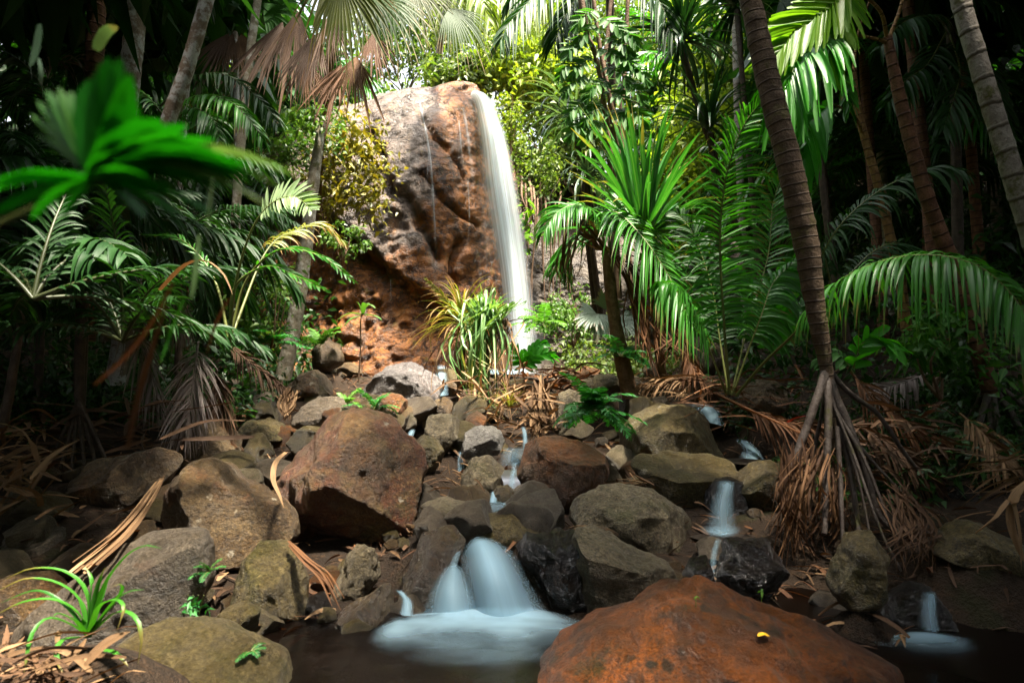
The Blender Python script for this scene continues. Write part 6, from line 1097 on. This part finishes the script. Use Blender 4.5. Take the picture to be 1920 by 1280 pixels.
# leaf litter over the soil: nobody could count it
n = 6500; y = r6.uniform(2.6, 15, n); x = np.where(r6.random(n) < .5, r6.uniform(-.95, -.1, n), r6.uniform(0.0, .95, n)) * y * .95; x = x + r6.normal(0, .3, n)
keep = ~((np.abs(x + .1) < .9) & (y < 3.4)); x, y = x[keep], y[keep]; n = len(x)
zb = ground(x, y) + r6.uniform(.005, .05, n); a = r6.uniform(0, 6.3, n); l = r6.uniform(.06, .32, n) * (.6 + .06 * y)
v = np.stack([np.cos(a), np.sin(a), r6.normal(0, .3, n)], 1) * l[:, None] * .5; b = np.stack([x, y, zb], 1)
lines = np.stack([b - v, b + r6.normal(0, .12, (n, 3)) * l[:, None] + Z * .02, b + v], 1)
for mk, sel in (('drydark', slice(0, None, 2)), ('dryred', slice(1, None, 4)), ('dry', slice(3, None, 4))):
    ln = lines[sel]; mb = MB(); m = len(ln); K = 5; s = np.linspace(0, 1, K)[None, :, None]
    C = ln[:, None, 0] * (1 - s) ** 2 + ln[:, None, 1] * 2 * s * (1 - s) + ln[:, None, 2] * s ** 2; T = unit(np.gradient(C, axis=1)); S = unit(np.cross(T, Z + r6.normal(0, .4, (m, 1, 3)))); Nn = np.cross(S, T)
    Wd = np.interp(np.linspace(0, 1, K), [0, .4, 1], [.5, 1, .1])[None] * r6.uniform(.004, .019, (m, 1)); multi_strip(mb, C, S, Nn, Wd, r6.random(m), .4)
    tag(mb.build("leaf_litter", M[mk]), {'drydark': "dark dead leaf litter on the banks", 'dryred': "reddish dead leaf litter on the banks", 'dry': "pale dead leaf litter on the banks"}[mk], "leaf litter", None, 'stuff')

# ------------------------------------------------------------ the wood on both sides
r7 = np.random.default_rng(99)
def proto_palm(nf, L, mk, seed):
    rg = np.random.default_rng(seed); fr = []
    for k in range(nf):
        mb = MB(); frond(mb, arc((0, 0, 0), 2 * np.pi * k / nf + rg.normal(0, .25), R(rg.uniform(-10, 70)), L * rg.uniform(.8, 1.1), rg.uniform(1.0, 1.9)), n=34, L=L * .24, W=.022, droop=.55, rng=rg, K=5); fr.append(mb)
    return fr
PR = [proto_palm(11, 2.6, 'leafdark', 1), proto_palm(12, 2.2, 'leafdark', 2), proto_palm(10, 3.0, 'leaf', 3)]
PRO = {}
places = []
for side in (-1, 1):
    for k in range(15):
        y = r7.uniform(8.5, 22); x = side * r7.uniform(.46, 1.0) * y + side * .8
        places.append((x, y, r7.uniform(3.0, 8.0), r7.integers(3)))
for k in range(7): places.append((r7.uniform(-.55, -.38) * 17, r7.uniform(15, 19), r7.uniform(5, 8.5), r7.integers(3)))
for k in range(6): places.append((r7.uniform(.2, .5) * 20, r7.uniform(17, 22), r7.uniform(8, 12), r7.integers(3)))
for i, (x, y, zt, k) in enumerate(places):
    g0 = float(ground(np.array([x]), np.array([y]))[0]); zt = max(zt, g0 + 2.0); s = r7.uniform(.8, 1.25)
    t = thing("palm_tree", "feather palm standing among others in the dark wood of the %s bank" % ("left" if x < 0 else "right"), "palm tree", (x, y, g0 - .1), "palms crowding the dark wood of the %s bank" % ("left" if x < 0 else "right"))
    ln = r7.normal(0, .06, 2); top = np.array([x + ln[0] * (zt - g0), y + ln[1] * (zt - g0), zt])
    mb = MB(); tube(mb, catmull([(x, y, g0 - .2), (x + (top[0] - x) * .4, y + (top[1] - y) * .6, (g0 + zt) / 2), top], 40), np.linspace(.12, .07, 40), 10, rings=.16); part(mb, "trunk", M['barkred' if r7.random() < .5 else 'barkgrey'], t)
    rz = r7.uniform(0, 6.3)
    for j, m_ in enumerate(PR[k]):
        key = (k, j)
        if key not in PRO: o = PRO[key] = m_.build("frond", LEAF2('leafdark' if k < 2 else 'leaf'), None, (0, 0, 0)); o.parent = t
        else: o = PRO[key].copy(); COL.objects.link(o); o.parent = t
        o.location = tuple(top - np.array(WLOC[t.name])); o.rotation_euler = (0, 0, rz); o.scale = (s, s, s)
# undergrowth
def scatter(n, fx, fy, h, size, mk, name, lab, cut=None):
    x, y = fx(n), fy(n); x = x if not callable(x) else x(y); z = ground(x, y) + h(n)
    p = np.stack([x, y, z], 1)
    cl = fbm(p * .8, 3, 41) > -.15; p = p[cl]
    mb = MB(); leafset(mb, p, size, r7, up=.5, aspect=.42); return tag(mb.build(name, M[mk]), lab, "undergrowth", None, 'stuff')
U = r7.uniform
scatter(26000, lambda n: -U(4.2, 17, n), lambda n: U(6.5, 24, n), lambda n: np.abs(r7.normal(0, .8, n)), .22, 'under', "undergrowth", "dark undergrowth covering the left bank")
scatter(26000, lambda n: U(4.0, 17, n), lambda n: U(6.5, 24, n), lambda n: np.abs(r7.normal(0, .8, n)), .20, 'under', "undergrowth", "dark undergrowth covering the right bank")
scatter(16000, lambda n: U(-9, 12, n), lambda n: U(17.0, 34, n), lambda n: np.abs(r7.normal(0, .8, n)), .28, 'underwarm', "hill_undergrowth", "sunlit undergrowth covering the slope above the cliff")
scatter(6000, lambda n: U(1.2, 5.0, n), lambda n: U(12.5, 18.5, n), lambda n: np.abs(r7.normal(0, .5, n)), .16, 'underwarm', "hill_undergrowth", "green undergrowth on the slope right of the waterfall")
scatter(7000, lambda n: -U(2.9, 5.2, n), lambda n: U(4.6, 7.5, n), lambda n: np.abs(r7.normal(0, .35, n)), .10, 'under', "undergrowth", "dark low undergrowth added to darken the bank behind the left boulders")  # dark leaves cover the soil to deepen the shade here
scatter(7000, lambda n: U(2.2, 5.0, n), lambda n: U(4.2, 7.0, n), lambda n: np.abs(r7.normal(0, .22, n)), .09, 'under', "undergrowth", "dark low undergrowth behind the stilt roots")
# the closed wood further out on both sides
n = 60000; sd = np.where(r7.random(n) < .5, -1, 1); y = U(-12, 40, n); x = sd * (U(13, 22, n) + .12 * np.clip(y, 0, 40)); z = U(0, 1, n) ** .8 * 20; p = np.stack([x, y, z], 1); p = p[fbm(p * .45, 3, 51) > -.25]
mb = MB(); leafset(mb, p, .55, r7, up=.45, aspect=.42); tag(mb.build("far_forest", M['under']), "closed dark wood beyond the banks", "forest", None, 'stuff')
n = 24000; x = U(-24, 24, n); y = U(-20, -13, n); z = U(-1, 15, n); p = np.stack([x, y, z], 1); p = p[fbm(p * .45, 3, 57) > -.35]  # leaf wall behind the camera, added to close off low light
mb = MB(); leafset(mb, p, .6, r7, up=.3, aspect=.45); tag(mb.build("far_forest", M['under']), "unseen wood downstream added to block light from behind", "forest", None, 'stuff')
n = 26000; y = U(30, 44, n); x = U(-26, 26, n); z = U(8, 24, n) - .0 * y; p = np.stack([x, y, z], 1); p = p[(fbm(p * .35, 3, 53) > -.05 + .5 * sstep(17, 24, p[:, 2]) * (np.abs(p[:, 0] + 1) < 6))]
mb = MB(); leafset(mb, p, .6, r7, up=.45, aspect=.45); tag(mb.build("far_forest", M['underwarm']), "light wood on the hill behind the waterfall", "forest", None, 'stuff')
CANOPY_HOLES = [((1520,60,4.7),.8),((1500,110,4.7),.7),((690,60,6.8),1.0),((860,90,7.2),.8),((1200,320,6.5),1.1),((1360,360,5.1),.8),((1700,490,3.7),.6),((1550,560,4.2),.4),((1530,950,3.5),.7),((480,320,.42),.5),((200,300,.44),.4),((360,720,4.9),.4),((1650,780,4.6),.6),((350,130,6),1.1),((310,245,6),.9),((250,100,6.6),1.1),((470,90,9),1.0),((178,120,6.4),.8),((1830,100,3.65),.35),((1180,450,6.1),.8)]
# canopy added for shade, open above the fall; holes let sun onto chosen plants
n = 62000; x = U(-20, 20, n); y = U(-14, 30, n); x[:16000] = U(1.5, 10, 16000); y[:16000] = U(-5, 4, 16000); z = U(9.0, 13.5, n) + .1 * np.clip(np.abs(x) - 4, 0, 12)  # extra leaves toward the sun keep the foreground shaded
gap = (x > -np.interp(y, [4, 9, 14], [2.3, 3.0, 6.0])) & (x < np.interp(y, [4, 9, 14], [2.8, 3.8, 5.5])) & (y > 4.0) & (y < 34); thin = (x > -2.2) & (x < 3.8) & (y > -1.8) & (y <= 4.0)
p = np.stack([x, y, z], 1); keep = ~gap & ~(thin & (r7.random(n) < .90)) & (fbm(p * .55, 3, 61) > -.6)
for (px, py, d), rad in CANOPY_HOLES:
    q = P(px, py, d); sd_ = np.array(SUN_DIR); tt = (p - q) @ sd_; keep &= ~((tt > 0) & (np.linalg.norm(p - q - tt[:, None] * sd_, axis=1) < rad))
n = 17000; sd2 = np.where(r7.random(n) < .5, -1, 1); y = U(-2, 13, n); x = sd2 * (3.3 + .17 * np.clip(y, 0, 20) + U(0, 1, n) ** 1.3 * 12); q2 = np.stack([x, y, U(6.0, 9.0, n) + .12 * np.abs(x)], 1)  # lower side layer added to darken both banks
q2 = q2[(q2[:, 2] - CAM_Z > .80 * q2[:, 1]) | (np.abs(q2[:, 0]) > 1.05 * q2[:, 1] + .5) | (fbm(q2 * .6, 3, 71) > .1)]
k2 = np.ones(len(q2), bool)
for (px, py, d), rad in CANOPY_HOLES:
    q = P(px, py, d); tt = (q2 - q) @ sd_; k2 &= ~((tt > 0) & (np.linalg.norm(q2 - q - tt[:, None] * sd_, axis=1) < rad))
n = 7000; q3 = np.stack([U(-7, -2.5, n), U(1.0, 7.0, n), U(4.4, 7.0, n)], 1); q3 = q3[q3[:, 2] - CAM_Z > .74 * q3[:, 1] + .5]  # out-of-view layer added to shade the left bank
for (px, py, d), rad in CANOPY_HOLES:
    q = P(px, py, d); tt = (q3 - q) @ sd_; q3 = q3[~((tt > 0) & (np.linalg.norm(q3 - q - tt[:, None] * sd_, axis=1) < rad))]
p = np.vstack([p[keep], q2[k2], q3]); mb = MB(); leafset(mb, p, 1.0, r7, up=.75, aspect=.34, droop=.4); tag(mb.build("shading_canopy", M['leafdark']), "mostly unseen dark leaf canopy placed to shade the stream banks", "canopy", None, 'stuff')
